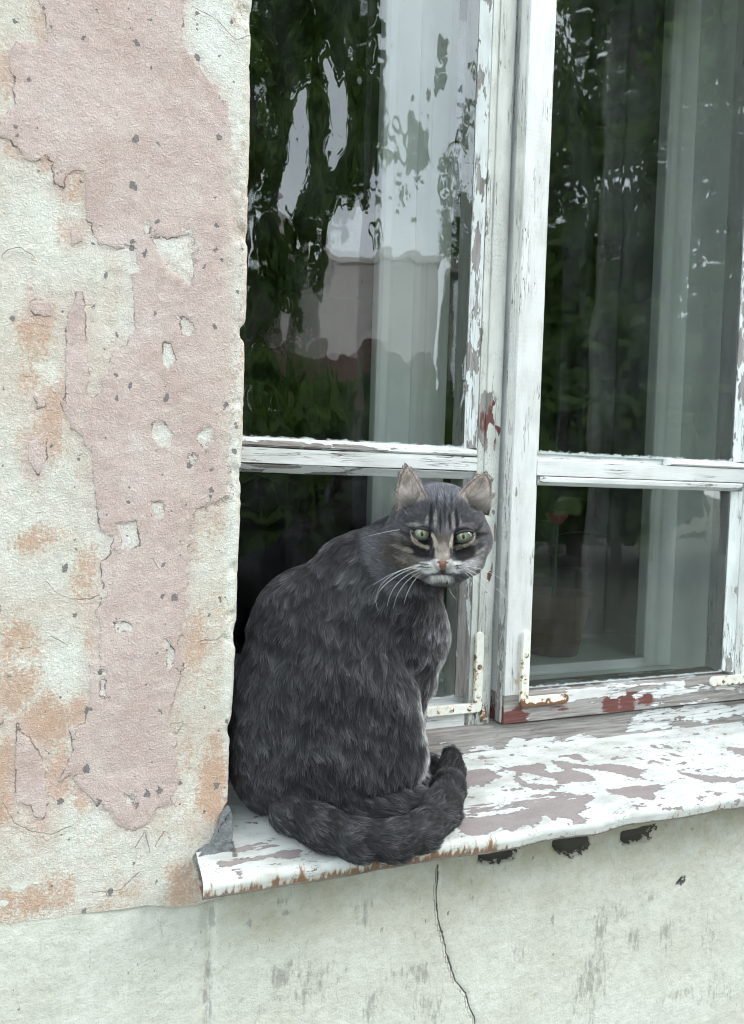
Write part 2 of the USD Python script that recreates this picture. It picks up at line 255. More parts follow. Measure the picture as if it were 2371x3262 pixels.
def wood_mat(name, axis, white=(0.645, 0.655, 0.65), bare=0.0, craq=0.0):
    """old white gloss paint on softwood; axis: 0 grain along x, 2 grain along z"""
    g = Graph(); p = g.pos()
    sc = [1, 1, 1]; sc[axis] = 0.055
    ps = g.pos(tuple(sc)); sc2 = [1, 1, 1]; sc2[axis] = 0.22; pf = g.pos(tuple(sc2))
    grain = g.noise(ps, 520, 4, 0.6); grain2 = g.noise(ps, 210, 3, 0.55, 0.6)
    big = g.noise(p, 28, 3, 0.5)
    paint = g.mix(g.step(big, 0.3, 0.7), tuple(0.93 * c for c in white), white)
    paint = g.mul(0.7, paint, g.ramp(g.noise(pf, 60, 4, 0.6), [(0.25, (0.66, 0.66, 0.63)), (0.55, (1, 1, 1))]))
    wear = g.attr('wear')
    # long cracks that follow the grain
    cr = g.math('absolute', g.math('subtract', g.noise(ps, 300, 2, 0.5), 0.5))
    gate = g.math('add', g.noise(pf, 34, 3, 0.6), g.math('multiply', wear, 0.25))
    crk = g.math('multiply', g.step(cr, 0.022, 0.006), g.step(gate, 0.56, 0.66))
    # craquelure: little tiles
    vo = g.n('voronoi_texture', vector=g.pos(tuple(0.5 if k == axis else 1.0 for k in range(3))), scale=330, feature='distance_to_edge', randomness=0.75)
    cq = g.math('multiply', g.step(vo + '.distance', 0.05, 0.01), g.step(g.noise(p, 22, 2, 0.5), 0.42, 0.60))
    cq = g.math('multiply', cq, max(craq, 0.12))
    # flaked patches
    fl = g.math('add', g.noise(pf, 62, 5, 0.62), g.math('multiply', wear, 0.42))
    flm = g.step(fl, 0.745 - bare, 0.757 - bare)
    chip = g.step(g.math('add', g.math('subtract', g.attr('chip'), 1.0), g.math('multiply', g.math('subtract', g.noise(p, 330, 3, 0.6), 0.5), 0.003)), -0.0002, 0.0003)
    wood = g.mix(grain, (0.155, 0.135, 0.12), (0.44, 0.42, 0.41))
    wood = g.mul(0.7, wood, g.ramp(grain2, [(0.38, (0.50, 0.46, 0.43)), (0.55, (1, 1, 1))]))
    red = g.mix(g.noise(ps, 420, 4, 0.6), (0.085, 0.028, 0.026), (0.19, 0.075, 0.065))
    under = g.mix(g.step(g.math('add', g.attr('primer'), g.math('multiply', g.math('subtract', g.noise(pf, 130, 4, 0.6), 0.5), 1.3)), 0.35, 0.55), wood, red)
    off = g.math('maximum', flm, g.math('maximum', chip, g.step(g.math('add', g.attr('bareprimer'), g.math('multiply', g.math('subtract', g.noise(pf, 170, 4, 0.6), 0.5), 1.4)), 0.5, 0.65)))
    base = g.mix(off, paint, under)
    base = g.mix(g.math('multiply', g.math('subtract', 1.0, off), g.math('multiply', crk, 0.85)), base, (0.06, 0.055, 0.055))
    base = g.mix(g.math('multiply', g.math('subtract', 1.0, off), cq), base, (0.24, 0.23, 0.21))
    edge = g.math('multiply', g.step(g.math('absolute', g.math('subtract', fl, 0.75 - bare)), 0.012, 0.002), g.step(g.noise(p, 90, 2, 0.5), 0.4, 0.55))
    base = g.mix(g.math('multiply', edge, 0.7), base, (0.07, 0.06, 0.055))
    base = g.mix(g.math('multiply', g.attr('rust'), g.step(g.noise(pf, 120, 4, 0.6), 0.42, 0.62)), base, (0.30, 0.17, 0.07))
    h = g.math('add', g.math('multiply', g.math('subtract', 1.0, off), 1.0), g.math('multiply', grain, 0.55))
    h = g.math('subtract', h, g.math('multiply', crk, 1.1)); h = g.math('subtract', h, g.math('multiply', cq, 0.8))
    nb = g.bump(h, 0.75, 0.0009)
    rough = g.lin(off, 0, 1, 0.42, 0.85)
    b = g.n('principled_bsdf', base_color=base, roughness=rough, specular_ior_level=0.35, normal=nb)
    return g.make(name, b + '.BSDF')

def sill_mat():
    g = Graph(); p = g.pos()
    pl = g.pos((0.35, 1, 1)); fine = g.noise(p, 380, 4, 0.6); mid = g.noise(pl, 90, 5, 0.65)
    white = g.mix(g.step(g.noise(p, 20, 3, 0.5), 0.3, 0.7), (0.50, 0.505, 0.485), (0.585, 0.595, 0.585))
    white = g.mul(0.45, white, g.ramp(g.noise(pl, 120, 4, 0.6), [(0.25, (0.78, 0.80, 0.80)), (0.5, (1, 1, 1))]))
    blue = g.step(g.noise(g.pos((0.5, 1, 1)), 38, 3, 0.5), 0.60, 0.78)
    white = g.mix(g.math('multiply', blue, 0.45), white, (0.40, 0.47, 0.52))
    old = g.mix(g.noise(pl, 60, 4, 0.6), (0.175, 0.145, 0.145), (0.31, 0.27, 0.265))
    old = g.mul(0.5, old, g.ramp(fine, [(0.3, (0.78, 0.76, 0.76)), (0.6, (1, 1, 1))]))
    sd = g.math('add', g.attr('flake'), g.math('add', g.math('multiply', g.math('subtract', mid, 0.5), 0.016), g.math('multiply', g.math('subtract', g.noise(pl, 330, 4, 0.65), 0.5), 0.010)))
    wn = g.math('multiply', g.attr('worn'), g.math('multiply', g.math('subtract', g.noise(g.pos((0.16, 1, 1)), 260, 4, 0.6), 0.5), 0.05))
    sd = g.math('add', sd, g.math('add', wn, g.math('multiply', g.attr('worn'), 0.0155)))
    nz = g.math('multiply', g.math('subtract', g.noise(g.pos((0.45, 1, 1), (0, 0, 0.5)), 85, 4, 0.62), 0.63), 0.06)
    sd = g.math('maximum', sd, nz)
    fm = g.step(sd, -0.0003, 0.0003)
    fc = g.math('absolute', g.math('subtract', g.noise(g.pos((0.4, 1, 1), (0, 0, 0.4)), 150, 3, 0.55), 0.5))
    fck = g.math('multiply', g.step(fc, 0.016, 0.004), g.step(g.noise(p, 26, 3, 0.5), 0.48, 0.6))
    white = g.mix(g.math('multiply', fck, 0.7), white, (0.13, 0.12, 0.115))
    white = g.mul(g.math('multiply', g.step(g.noise(pl, 42, 5, 0.65), 0.42, 0.72), 0.8), white, (0.62, 0.605, 0.575))
    base = g.mix(fm, white, old)
    line = g.math('multiply', g.step(g.math('absolute', g.math('add', sd, 0.0003)), 0.0010, 0.0002), g.step(g.noise(p, 70, 2, 0.5), 0.42, 0.6))
    base = g.mix(g.math('multiply', line, 0.75), base, (0.075, 0.06, 0.06))
    # rust running off the nose
    rs = g.math('add', g.attr('nose'), g.math('multiply', g.math('subtract', g.noise(g.pos((1, 0.25, 0.25)), 190, 4, 0.65), 0.5), 1.7))
    rs = g.math('add', rs, g.math('multiply', g.math('subtract', g.noise(p, 16, 2, 0.5), 0.5), 1.2))
    rust = g.mix(g.noise(p, 160, 4, 0.6), (0.085, 0.045, 0.03), (0.27, 0.135, 0.06))
    base = g.mix(g.math('multiply', g.step(rs, 0.62, 0.9), 0.9), base, rust)
    halo = g.math('multiply', g.step(rs, 0.45, 0.85), 0.35)
    base = g.mul(halo, base, (0.85, 0.66, 0.42))
    seam = g.step(g.math('add', g.attr('edge'), g.math('multiply', g.math('subtract', g.noise(p, 140, 3, 0.6), 0.5), 0.8)), 0.5, 0.8)
    base = g.mix(seam, base, g.mix(g.noise(p, 200, 3, 0.6), (0.07, 0.05, 0.045), (0.30, 0.27, 0.26)))
    gm = g.step(g.math('add', g.attr('grime'), g.math('multiply', g.math('subtract', g.noise(p, 220, 4, 0.65), 0.5), 0.9)), 0.45, 0.8)
    base = g.mix(g.math('multiply', gm, 0.8), base, (0.07, 0.065, 0.055))
    h = g.math('add', g.math('multiply', g.math('subtract', 1.0, fm), 1.0), g.math('multiply', fine, 0.35))
    nb = g.bump(h, 0.7, 0.0009)
    b = g.n('principled_bsdf', base_color=base, roughness=g.lin(fm, 0, 1, 0.5, 0.75), specular_ior_level=0.35, normal=nb)
    return g.make('sill_paint', b + '.BSDF')

def glass_mat(name, wav=1.0, tint=(0.90, 0.95, 0.93), dust=0.0, refl=2.2):
    g = Graph(); p = g.pos((1, 1, 0.45))
    n1 = g.noise(p, 8.0, 1, 0.4, 0.4); n2 = g.noise(g.pos((1, 1, 0.8)), 30.0, 1, 0.5)
    n3 = g.noise(g.pos((1, 1, 0.12)), 55.0, 1, 0.5)
    h = g.math('add', g.math('add', n1, g.math('multiply', n3, 0.022)), g.math('multiply', n2, 0.05))
    nb = g.bump(h, 1.0, 0.0065 * wav)
    tr = g.n('transparent_bsdf', color=tint)
    gl = g.n('glossy_bsdf', color=(1, 1, 1), roughness=0.0, normal=nb)
    fr = g.n('fresnel', IOR=1.52)
    fc = g.math('multiply', fr + '.fac', refl, True)
    m = g.n('mix_closure', fac=fc, closure1=tr + '.BSDF', closure2=gl + '.BSDF') + '.closure'
    if dust:
        v = g.n('voronoi_texture', vector=g.pos(), scale=130, feature='f1'); sc = g.n('separate_color', color=v + '.color')
        rad = g.lin(sc + '.g', 0.72, 1.0, 0.0, 0.20)
        d = g.step(g.math('subtract', v + '.distance', rad), 0.02, -0.03)
        film = g.math('multiply', g.step(g.noise(g.pos((1, 1, 0.35)), 30, 4, 0.6), 0.35, 0.8), 0.010)
        low = g.math('add', g.attr('grime'), g.math('multiply', g.math('subtract', g.noise(g.pos((0.5, 1, 1)), 200, 4, 0.65), 0.5), 0.9))
        low = g.math('multiply', g.step(low, 0.5, 0.75), 0.62)
        fac = g.math('maximum', g.math('multiply', d, dust), g.math('maximum', film, low))
        di = g.n('diffuse_bsdf', color=(0.62, 0.68, 0.68))
        m = g.n('mix_closure', fac=fac, closure1=m, closure2=di + '.BSDF') + '.closure'
    return g.make(name, m)

def plain(name, col, rough=0.7, var=0.25, scale=40, spec=0.3, bump=0.3, dist=0.002):
    g = Graph(); p = g.pos()
    n = g.noise(p, scale, 4, 0.6)
    c = g.mix(n, tuple(x * (1 - var) for x in col), tuple(min(1, x * (1 + var)) for x in col))
    b = g.n('principled_bsdf', base_color=c, roughness=rough, specular_ior_level=spec, normal=g.bump(n, bump, dist))
    return g.make(name, b + '.BSDF')

M_PIER, M_APRON, M_SILL = plaster_mat(), apron_mat(), sill_mat()
M_WX, M_WZ = wood_mat('painted_wood_across', 0), wood_mat('painted_wood_upright', 2, craq=0.30)
M_BEAD = wood_mat('painted_wood_bead', 2, white=(0.60, 0.605, 0.575), craq=0.55)
M_PUTTYX, M_PUTTYZ = wood_mat('putty_across', 0, white=(0.70, 0.72, 0.72), bare=0.06), wood_mat('putty_upright', 2, white=(0.66, 0.68, 0.67), bare=0.07)
M_GREY = wood_mat('weathered_rail', 0, white=(0.66, 0.66, 0.66))
M_GLASS_L = glass_mat('old_wavy_glass', 1.6, dust=0.75, tint=(0.98, 0.995, 0.985))
M_GLASS_R = glass_mat('old_flat_glass', 0.22, dust=0.85, tint=(0.97, 0.99, 0.98))
M_GLASS_IN = glass_mat('inner_glass', 0.3, refl=1.5, tint=(0.95, 0.98, 0.965))
M_INNER = plain('inner_paint', (0.80, 0.84, 0.81), 0.45, 0.06, 25, 0.4, 0.15)
M_LINING = plain('lining_paint', (0.76, 0.81, 0.77), 0.6, 0.12, 14, 0.3, 0.2)
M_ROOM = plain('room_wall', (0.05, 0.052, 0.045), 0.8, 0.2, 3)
M_MASON = plain('masonry', (0.35, 0.33, 0.30), 0.9, 0.2, 10)

# ------------------------------------------------------------------ house wall: pier beside the window, apron below it
wall = thing('house_wall', 'old plaster house wall with flaking pink paint around the window', 'wall')
sx = np.array(SEAM) / 1000.0
def seam_z(x): return np.interp(x, sx[:, 0], sx[:, 1])
JX = np.array([[1.0, .148], [1.20, .148], [1.277, .1495], [1.45, .153], [1.55, .1548], [1.70, .1555], [2.03, .1545], [3.3, .153]])
R_A = 0.006
xs = np.concatenate([np.linspace(-.60, -.12, 16), np.arange(-.105, .142, .0016)])
cols = [(x, 0.0, 0.0, -1.0, -1) for x in xs]                      # x, y, normal x, normal y, offset from arris (-1: none)
arc = [(-R_A + R_A * np.sin(a), R_A - R_A * np.cos(a), np.sin(a), -np.cos(a)) for a in np.linspace(0, np.pi / 2, 9)]
ptsx = []
zu = np.concatenate([np.arange(0, .86, .0018), np.linspace(.87, 2.1, 40)])
ncol = len(xs) + len(arc) + 34
P = np.zeros((len(zu), ncol, 3)); N = np.zeros_like(P)
for r_, t_ in enumerate(zu):
    z_ref = 1.20 + t_
    jx = np.interp(z_ref, JX[:, 0], JX[:, 1])
    X = np.concatenate([xs[:16], -.105 + (xs[16:] + .105) / (.142 - .105 + .21 - .0) * (jx - R_A - .0016 + .105) if False else np.linspace(-.105, jx - R_A - .0012, len(xs) - 16)])
    row = [(x, 0.0, 0.0, -1.0) for x in X] + [(jx + a, b, c, d) for a, b, c, d in arc] + [(jx, y, 1.0, 0.0) for y in np.linspace(R_A + .002, .09, 30)] + [(jx - d, .0905, 0., 1.) for d in (.002, .05, .1, .2)]
    row = np.array(row)
    zs = seam_z(row[:, 0]) - 0.001
    P[r_, :, 0] = row[:, 0]; P[r_, :, 1] = row[:, 1]
    P[r_, :, 2] = np.where(t_ < .3, zs + (1.5 - zs) * (t_ / .3), z_ref)
    N[r_, :, 0] = row[:, 2]; N[r_, :, 1] = row[:, 3]
flat = P.reshape(-1, 3); nf = N.reshape(-1, 3)
uv = flat[:, [0, 2]]
MORTAR = [(147, 1282), (170, 1284), (170, 1205), (130, 1205), (126, 1216), (123, 1226), (119, 1237), (123, 1243), (133, 1245), (139, 1250), (141, 1266), (143, 1274)]
def pink_sd(v):
    q = v[:, [0, 2]]
    s = np.maximum(sdf_poly(q, [PINK]), sdf_poly(q, ISLANDS))
    return np.minimum(s, -sdf_poly(q, HOLES))
def f_orange(v):
    veil = .42 * np.clip((meshkit.fbm(v * np.array([22, 1, 9]), 3, 15) - .42) * 5, 0, 1)
    return np.maximum(blob(v[:, [0, 2]], ORANGE), veil * (v[:, 2] < 1.9))
def f_wcrack(v): return dist_lines(v[:, [0, 2]], WALL_CRACKS)
def f_mortar(v): return np.where(v[:, 1] < .03, sdf_poly(v[:, [0, 2]], [MORTAR]), -1.0)
WHITES = [(66, 1742, 17, 75, 1.0), (66, 1795, 24, 14, 1.0), (110, 1812, 20, 24, 1.0), (118, 2000, 26, 60, .9), (140, 1960, 10, 120, .7), (-10, 1830, 40, 60, .45), (40, 1555, 20, 50, .8), (58, 1600, 16, 40, .9), (-5, 1420, 30, 30, .6), (20, 1300, 16, 60, .8), (60, 1240, 70, 25, .5), (147, 1600, 5, 300, .8), (-30, 1560, 30, 60, .5)]
def f_white(v): return np.clip(np.maximum(blob(v[:, [0, 2]], WHITES, .5, 23), np.clip(sdf_poly(v[:, [0, 2]], HOLES) / .004 + .5, 0, 1)), 0, 1)
def f_soft(v): return np.clip((v[:, 0] - .085) / .03, 0, 1) * .8 + .6 * np.clip((1.36 - v[:, 2]) / .08, 0, 1) * (v[:, 0] > .03)
def f_fade(v): return np.clip((v[:, 0] - .128) / .02, 0, 1) * (0.35 + 0.65 * meshkit.fbm(v * 30, 3, 5))
near = (flat[:, 0] > -.12) & (flat[:, 2] < 2.08)
psd = pink_sd(flat)
wob = (meshkit.fbm(flat * 400, 2, 9) - .5) * .003
disp = .0009 * np.clip((psd + wob) / .0012 + .5, 0, 1)
disp += (meshkit.fbm(flat * 9, 3, 1) - .5) * .004 + (meshkit.fbm(flat * 110, 3, 2) - .5) * .0011 * near
ar = np.clip((flat[:, 0] - .135) / .012, 0, 1)
disp -= ar * np.clip(meshkit.fbm(flat * np.array([60, 60, 45]), 3, 4) - .55, 0, 1) * .014
mo = f_mortar(flat)
disp -= np.clip(mo / .004 + .5, 0, 1) * (.006 + .004 * meshkit.fbm(flat * 260, 2, 8))
disp -= .010 * np.exp(-(np.hypot(flat[:, 0] - .1548, (flat[:, 2] - 1.7335) * .8) / .0045) ** 2)   # knocked-out dent on the arris
Pd = (flat + nf * disp[:, None]).reshape(P.shape)
va, fa = sheet(Pd)
rim = np.stack([Pd[0], Pd[0] + [0, .006, 0]], 0)   # the broken lower edge has thickness
vb, fb = sheet(rim[::-1])
put('pier_plaster', (va, fa), M_PIER, wall, smooth=True, attrs={'pink': psd, 'orange': f_orange(flat), 'crack': f_wcrack(flat), 'mortar': mo, 'edgefade': f_fade(flat), 'white': f_white(flat), 'soft': f_soft(flat)}, label='upper plaster with peeling pink and orange paint layers')
put('plaster_edge', (vb, fb), M_MASON, wall, smooth=False)
# crumbled grey mortar where the pier meets the end of the sill
pgm = Polygon(np.array([(149, 1281), (150, 1254), (147, 1234), (138, 1231), (131, 1215), (126, 1221), (122, 1242), (132, 1249), (139, 1263), (144, 1277)]) / 1000.0).buffer(.0015)
mm_ = trimesh.creation.extrude_polygon(pgm, .014, engine='earcut')
for _ in range(5): mm_ = mm_.subdivide() if len(mm_.faces) < 15000 else mm_
mv = np.stack([mm_.vertices[:, 0], .004 - mm_.vertices[:, 2], mm_.vertices[:, 1]], 1)
mv += (np.stack([meshkit.fbm(mv * 150, 3, 70 + k) for k in range(3)], 1) - .5) * np.array([.007, .010, .007])
put('mortar', trimesh.Trimesh(mv, mm_.faces[:, ::-1], process=False), plain('crumbled_mortar', (.17, .175, .18), .95, .6, 420, .1, .9, .002), wall, True, label='crumbled grey mortar at the end of the sill')
# apron
xa = np.concatenate([np.linspace(-.60, -.10, 12), np.arange(-.095, .92, .0022), np.linspace(.93, 2.0, 20)])
za_ = np.concatenate([np.linspace(0.0, .85, 12), np.arange(.86, 1.2402, .0022)])
XX, ZZ = np.meshgrid(xa, za_)
fl = np.stack([XX.ravel(), np.full(XX.size, .0014), ZZ.ravel()], 1); q2 = fl[:, [0, 2]]
from shapely import affinity
HUP = [list(np.array(Polygon(h_p).union(affinity.translate(Polygon(h_p), 0, 9)).convex_hull.exterior.coords)[:-1]) if k_ not in (3,) else h_p for k_, h_p in enumerate(APRON_HOLES) if k_ not in (0, 5)]
holes = sdf_poly(q2, HUP); ck = dist_lines(q2, [APRON_CRACK])
dirt = blob(q2, APRON_STAINS, 0.5, 12)
d = (meshkit.fbm(fl * 7, 3, 31) - .5) * .006 + (meshkit.fbm(fl * np.array([90, 90, 90]), 4, 32) - .5) * .0014
d -= .012 * np.clip(holes / .004 + .3, 0, 1) + .0025 * np.exp(-(ck / .0016) ** 2) + .003 * np.exp(-((fl[:, 0] - .1335 - .004 * (meshkit.noise(fl * 25, 3) - .5)) / .006) ** 2)
fl2 = fl + np.array([0, -1.0, 0]) * d[:, None]
shade_amt = np.clip((fl[:, 2] - (1.10 + .09 * (fl[:, 0] < .13))) / .1, 0, 1) * (fl[:, 0] > .12) * 0.9  # painted shade, strongest right under the sill
put('apron_plaster', sheet(fl2.reshape(XX.shape + (3,))), M_APRON, wall, smooth=True, attrs={'hole': holes, 'crack': ck, 'dirt': dirt, 'sill_shade': shade_amt}, label='cracked cream plaster below the window sill')
def box(x0, x1, y0, y1, z0, z1):
    m = trimesh.creation.box([x1 - x0, y1 - y0, z1 - z0]); m.apply_translation([(x0 + x1) / 2, (y0 + y1) / 2, (z0 + z1) / 2]); return m
put('masonry', box(-3.0, -.02, .095, .42, 0, 5.6), M_MASON, wall)
put('masonry', box(-.02, 1.04, .02, .42, 0, 1.215), M_MASON, wall)
put('masonry', box(-.02, 1.04, .03, .42, 2.55, 5.6), M_MASON, wall)
put('masonry', box(1.04, 4.0, .012, .42, 0, 5.6), M_MASON, wall)
put('masonry', box(-3.0, -.595, .0, .094, 0, 5.6), M_MASON, wall)
put('eaves', box(-3.0, 4.0, -.85, .42, 5.62, 5.80), plain('added_eaves_boards', (.16, .12, .09), .8, .2, 12), wall)  # unseen roof overhang, added to block sky light from overhead

# ------------------------------------------------------------------ sheet-metal sill
xs = np.concatenate([np.arange(.1185, .95, .0018), np.linspace(.955, 1.06, 30)])
prof = []
for y in np.linspace(.108, -.040, 84): prof.append((y, 1.245 + .1807 * y, 0.0))
a0 = math.atan(.1807); rr = .0085; cy, cz = -.040 + rr * math.sin(-a0) * 0 , 1.245 + .1807 * -.040 - rr
for a in np.linspace(8, 96, 12): prof.append((-.040 - rr * math.sin(math.radians(a)), cz + rr * math.cos(math.radians(a)), .25 + a / 96 * .4))
ylast, zlast, _ = prof[-1]
for t_ in np.linspace(.15, 1, 7): prof.append((ylast + .002 * t_, zlast - .0075 * t_, .65 + .3 * t_))
for a in np.linspace(20, 180, 8): prof.append((ylast + .002 + .0022 - .0022 * math.cos(math.radians(a)), zlast - .0075 - .0022 * math.sin(math.radians(a)), 1.0))
for t_ in (0.3, 0.7, 1.0): prof.append((ylast + .0064 + .014 * t_, zlast - .006 + .001 * t_, 1.0))
prof = np.array(prof)
Xg, _ = np.meshgrid(xs, prof[:, 0]); Yg = np.repeat(prof[:, 0][:, None], len(xs), 1); Zg = np.repeat(prof[:, 1][:, None], len(xs), 1)
noseg = np.repeat(prof[:, 2][:, None], len(xs), 1)
edgeg = np.clip(1 - np.abs(Zg - (zlast - .0092)) / .0050, 0, 1) * 1.25 * (Yg < -.03)
S = np.stack([Xg, Yg, Zg], -1); sf = S.reshape(-1, 3)
wz = (meshkit.fbm(np.stack([sf[:, 0] * 14, sf[:, 1] * 8, sf[:, 0] * 0], 1), 3, 41) - .5) * .004
sag = -.0035 * np.exp(-((sf[:, 0] - .545) / .030) ** 2) + .0025 * np.exp(-((sf[:, 0] - .60) / .03) ** 2)
frontw = np.clip((-sf[:, 1] + .01) / .05, 0, 1)
sf2 = sf.copy(); sf2[:, 2] += wz * (.35 + frontw) + sag * frontw
sf2[:, 2] += (meshkit.fbm(sf * np.array([120, 160, 1]), 3, 43) - .5) * .0007
sf2[:, 1] += frontw * (meshkit.fbm(np.stack([sf[:, 0] * 20, sf[:, 0] * 0, sf[:, 0] * 0], 1), 3, 44) - .5) * .006
lim = np.where(sf2[:, 0] < .1515, -.0045, 1.0)
sf2[:, 2] = np.where(sf2[:, 1] > lim, 1.245 + .1807 * lim, sf2[:, 2]); sf2[:, 1] = np.minimum(sf2[:, 1], lim)
flk = sdf_poly(sf[:, :2], SILL_FLAKES); wrn = np.clip(sdf_poly(sf[:, :2], SILL_WORN) / .006 + .5, 0, 1)
grime = np.clip(1 - (.108 - sf[:, 1]) / .006, 0, 1) + np.clip(1 - np.abs(sf[:, 0] - .153) / .006, 0, 1) * (sf[:, 1] > -.02)
wn2 = (noseg < .05)
sill_p = put('window_sill', sheet(sf2.reshape(S.shape)), M_SILL, None, smooth=True, attrs={'flake': np.where(noseg.ravel() > .5, -.02, flk), 'worn': wrn, 'nose': noseg.ravel() * (1 - .45 * np.clip((sf[:, 0] - .33) / .2, 0, 1)), 'edge': edgeg.ravel(), 'grime': grime}, label='white metal window sill with flaking paint and a rusty front edge', cat='window sill')

# ------------------------------------------------------------------ window timber
def loops(poly, r=0.0):
    pg = Polygon(poly)
    if r: pg = pg.buffer(-r, join_style=2).buffer(r, quad_segs=2)
    c = np.array(pg.exterior.coords)[:-1]
    out = []                                  # long edges get extra points so that wear can displace them
    for a, b in zip(c, np.roll(c, -1, 0)):
        k = max(1, int(np.ceil(np.linalg.norm(b - a) / .005)))
        out += [a + (b - a) * i / k for i in range(k)]
    return np.array(out), pg

def board(axis, poly, a0, a1, r=.0008, jit=.00035, seed=0, seg=.006):
    """extruded timber: axis 'x' takes a (y, z) outline, axis 'z' an (x, y) outline"""
    c, pg = loops(poly, r)
    k = max(2, int(np.ceil((a1 - a0) / seg)) + 1); t = np.linspace(a0, a1, k)
    m = len(c)
    if axis == 'x': V = np.stack([np.repeat(t, m), np.tile(c[:, 0], k), np.tile(c[:, 1], k)], 1)
    else: V = np.stack([np.tile(c[:, 0], k), np.tile(c[:, 1], k), np.repeat(t, m)], 1)
    cen = c.mean(0)
    i = np.arange(k * m).reshape(k, m); j = np.roll(i, -1, 1)
    F = np.stack([i[:-1], j[:-1], j[1:], i[1:]], -1).reshape(-1, 4); F = np.vstack([F[:, [0, 1, 2]], F[:, [0, 2, 3]]])
    import mapbox_earcut as me
    tri = me.triangulate_float64(c, np.array([m], np.uint32)).reshape(-1, 3).astype(int)
    F = np.vstack([F, tri, tri + (k - 1) * m])
    sc = np.array([14, 120, 120]) if axis == 'x' else np.array([120, 120, 14])
    n1 = meshkit.fbm(V * sc, 2, 60 + seed) - .5; n2 = meshkit.fbm(V * sc + 17.3, 2, 61 + seed) - .5
    if axis == 'x': V[:, 1] += n1 * jit * 2; V[:, 2] += n2 * jit * 2
    else: V[:, 0] += n1 * jit * 2; V[:, 1] += n2 * jit * 2
    me_ = trimesh.Trimesh(V, F, process=False); trimesh.repair.fix_normals(me_)
    return me_

def wearf(base, blobs=()):
    def f(v):
        return base + blob(v[:, [0, 2]], blobs, .4, 21) if len(blobs) else np.full(len(v), base)
    return f
PRIMER = [(525, 1303, 24, 12, 1.0), (678, 1308, 14, 12, .85), (706, 1309, 13, 14, .9), (735, 1312, 16, 7, .8), (595, 1312, 25, 4, .6), (700, 1322, 30, 5, .55)]
def primer(v): return blob(v[:, [0, 2]], PRIMER, .5, 27)
def chipf(v): return 1.0 + sdf_poly(v[:, [0, 2]], CHIP)
CHIPRED = [(494, 1674, 16, 26, 1.0), (500, 1540, 8, 14, .5), (492, 1487, 6, 16, .5), (488, 2140, 5, 30, .7)]
def chipred(v): return blob(v[:, [0, 2]], CHIPRED, .3, 28) * .9

ZT = 2.50                                     # top of the casements, above the picture
frame = thing('window_frame', 'weathered grey wooden window frame rail resting behind the sill', 'window frame')
put('bottom_rail', board('x', [(.105, 1.262), (.105, 1.2955), (.150, 1.2975), (.150, 1.262)], -.02, 1.03, .0015, .0008, 1), M_GREY, frame, 30,
    {'wear': lambda v: 1.05 - .95 * blob(v[:, [0, 2]], [(560, 1266, 60, 7, .7), (490, 1268, 20, 4, .6), (720, 1278, 70, 10, .55), (850, 1282, 120, 14, .8), (430, 1280, 10, 3, .5), (640, 1268, 40, 5, .6)], .6, 33)}, label='grey bare rail with scraps of white paint')
put('side_post', board('z', [(-.02, .105), (.044, .105), (.044, .165), (-.02, .165)], 1.2985, 2.55, seed=2), M_WZ, frame, 30)
put('side_post', board('z', [(.974, .105), (1.04, .105), (1.04, .165), (.974, .165)], 1.2985, 2.55, seed=3), M_WZ, frame, 30)
put('top_rail', board('x', [(.105, 2.51), (.105, 2.555), (.150, 2.555), (.150, 2.51)], .045, .973, seed=4), M_WX, frame, 30)

def pane(x0, x1, z0, z1, y, mat, parent, grime=True, bow=0.0008):
    X, Z = np.meshgrid(np.linspace(x0, x1, 40), np.linspace(z0, z1, 80))
    V = np.stack([X, np.full_like(X, y), Z], -1)
    e = lambda v: np.clip(1 - (v[:, 2] - z0) / .007, 0, 1) * .85 + np.clip(1 - (x1 - v[:, 0]) / .005, 0, 1) * .35
    put('pane', sheet(V), mat, parent, True, {'grime': e})

# left casement, closed, its front face at y = .115
YL = .115
left = thing('casement', 'left casement with cracked white paint, behind the cat', 'window casement')
GL = .4590; RB = .012                          # sight line of the glass, depth of the rebate
body = [(GL, YL + RB + .004), (GL + .0125, YL + RB + .004), (GL + .0125, YL), (.4800, YL), (.4802, YL + .0016), (.4810, YL + .0016), (.4812, YL - .002)]
body += [(.4812 + .026 * math.sin(a) , YL - .002 - .0035 * math.sin(2 * a) * .5 + .012 * (1 - math.cos(a))) for a in np.linspace(.15, 1.5, 9)]
body += [(.5075, YL + .045), (GL, YL + .045)]
put('stile', board('z', body, 1.2955, ZT, .0003, .00035, 5), M_BEAD, left, 30, {'wear': wearf(.10, [(477, 1680, 18, 45, .5), (486, 2140, 8, 50, .3), (490, 1310, 18, 20, .5), (470, 1900, 4, 160, .45)]), 'chip': chipf, 'primer': chipred}, label='right stile with a bead and a chip down to red primer')
put('stile', board('z', [(.05, YL), (.112, YL), (.112, YL + .045), (.05, YL + .045)], 1.2955, ZT, seed=6), M_WZ, left, 30)
put('glazing_bar', board('x', [(YL, 1.6138), (YL, 1.6308), (YL + RB + .004, 1.6308), (YL + RB + .004, 1.6420), (YL + .045, 1.6420), (YL + .045, 1.6040), (YL + RB + .004, 1.6040), (YL + RB + .004, 1.6138)], .112, .4712, .0005, .0005, 7), M_WX, left, 30, {'wear': wearf(.17, [(320, 1622, 160, 8, .12), (250, 1629, 60, 4, .3)])})
put('bottom_rail', board('x', [(YL, 1.2950), (YL, 1.3225), (YL + RB + .004, 1.3225), (YL + RB + .004, 1.3290), (YL + .045, 1.3290), (YL + .045, 1.2950)], .112, .4665, .0007, .0006, 8), M_WX, left, 30, {'wear': wearf(.22)})
put('top_rail', board('x', [(YL, 2.43), (YL, ZT), (YL + .045, ZT), (YL + .045, 2.43)], .112, .4712, seed=9), M_WX, left, 30)
g1 = .0007
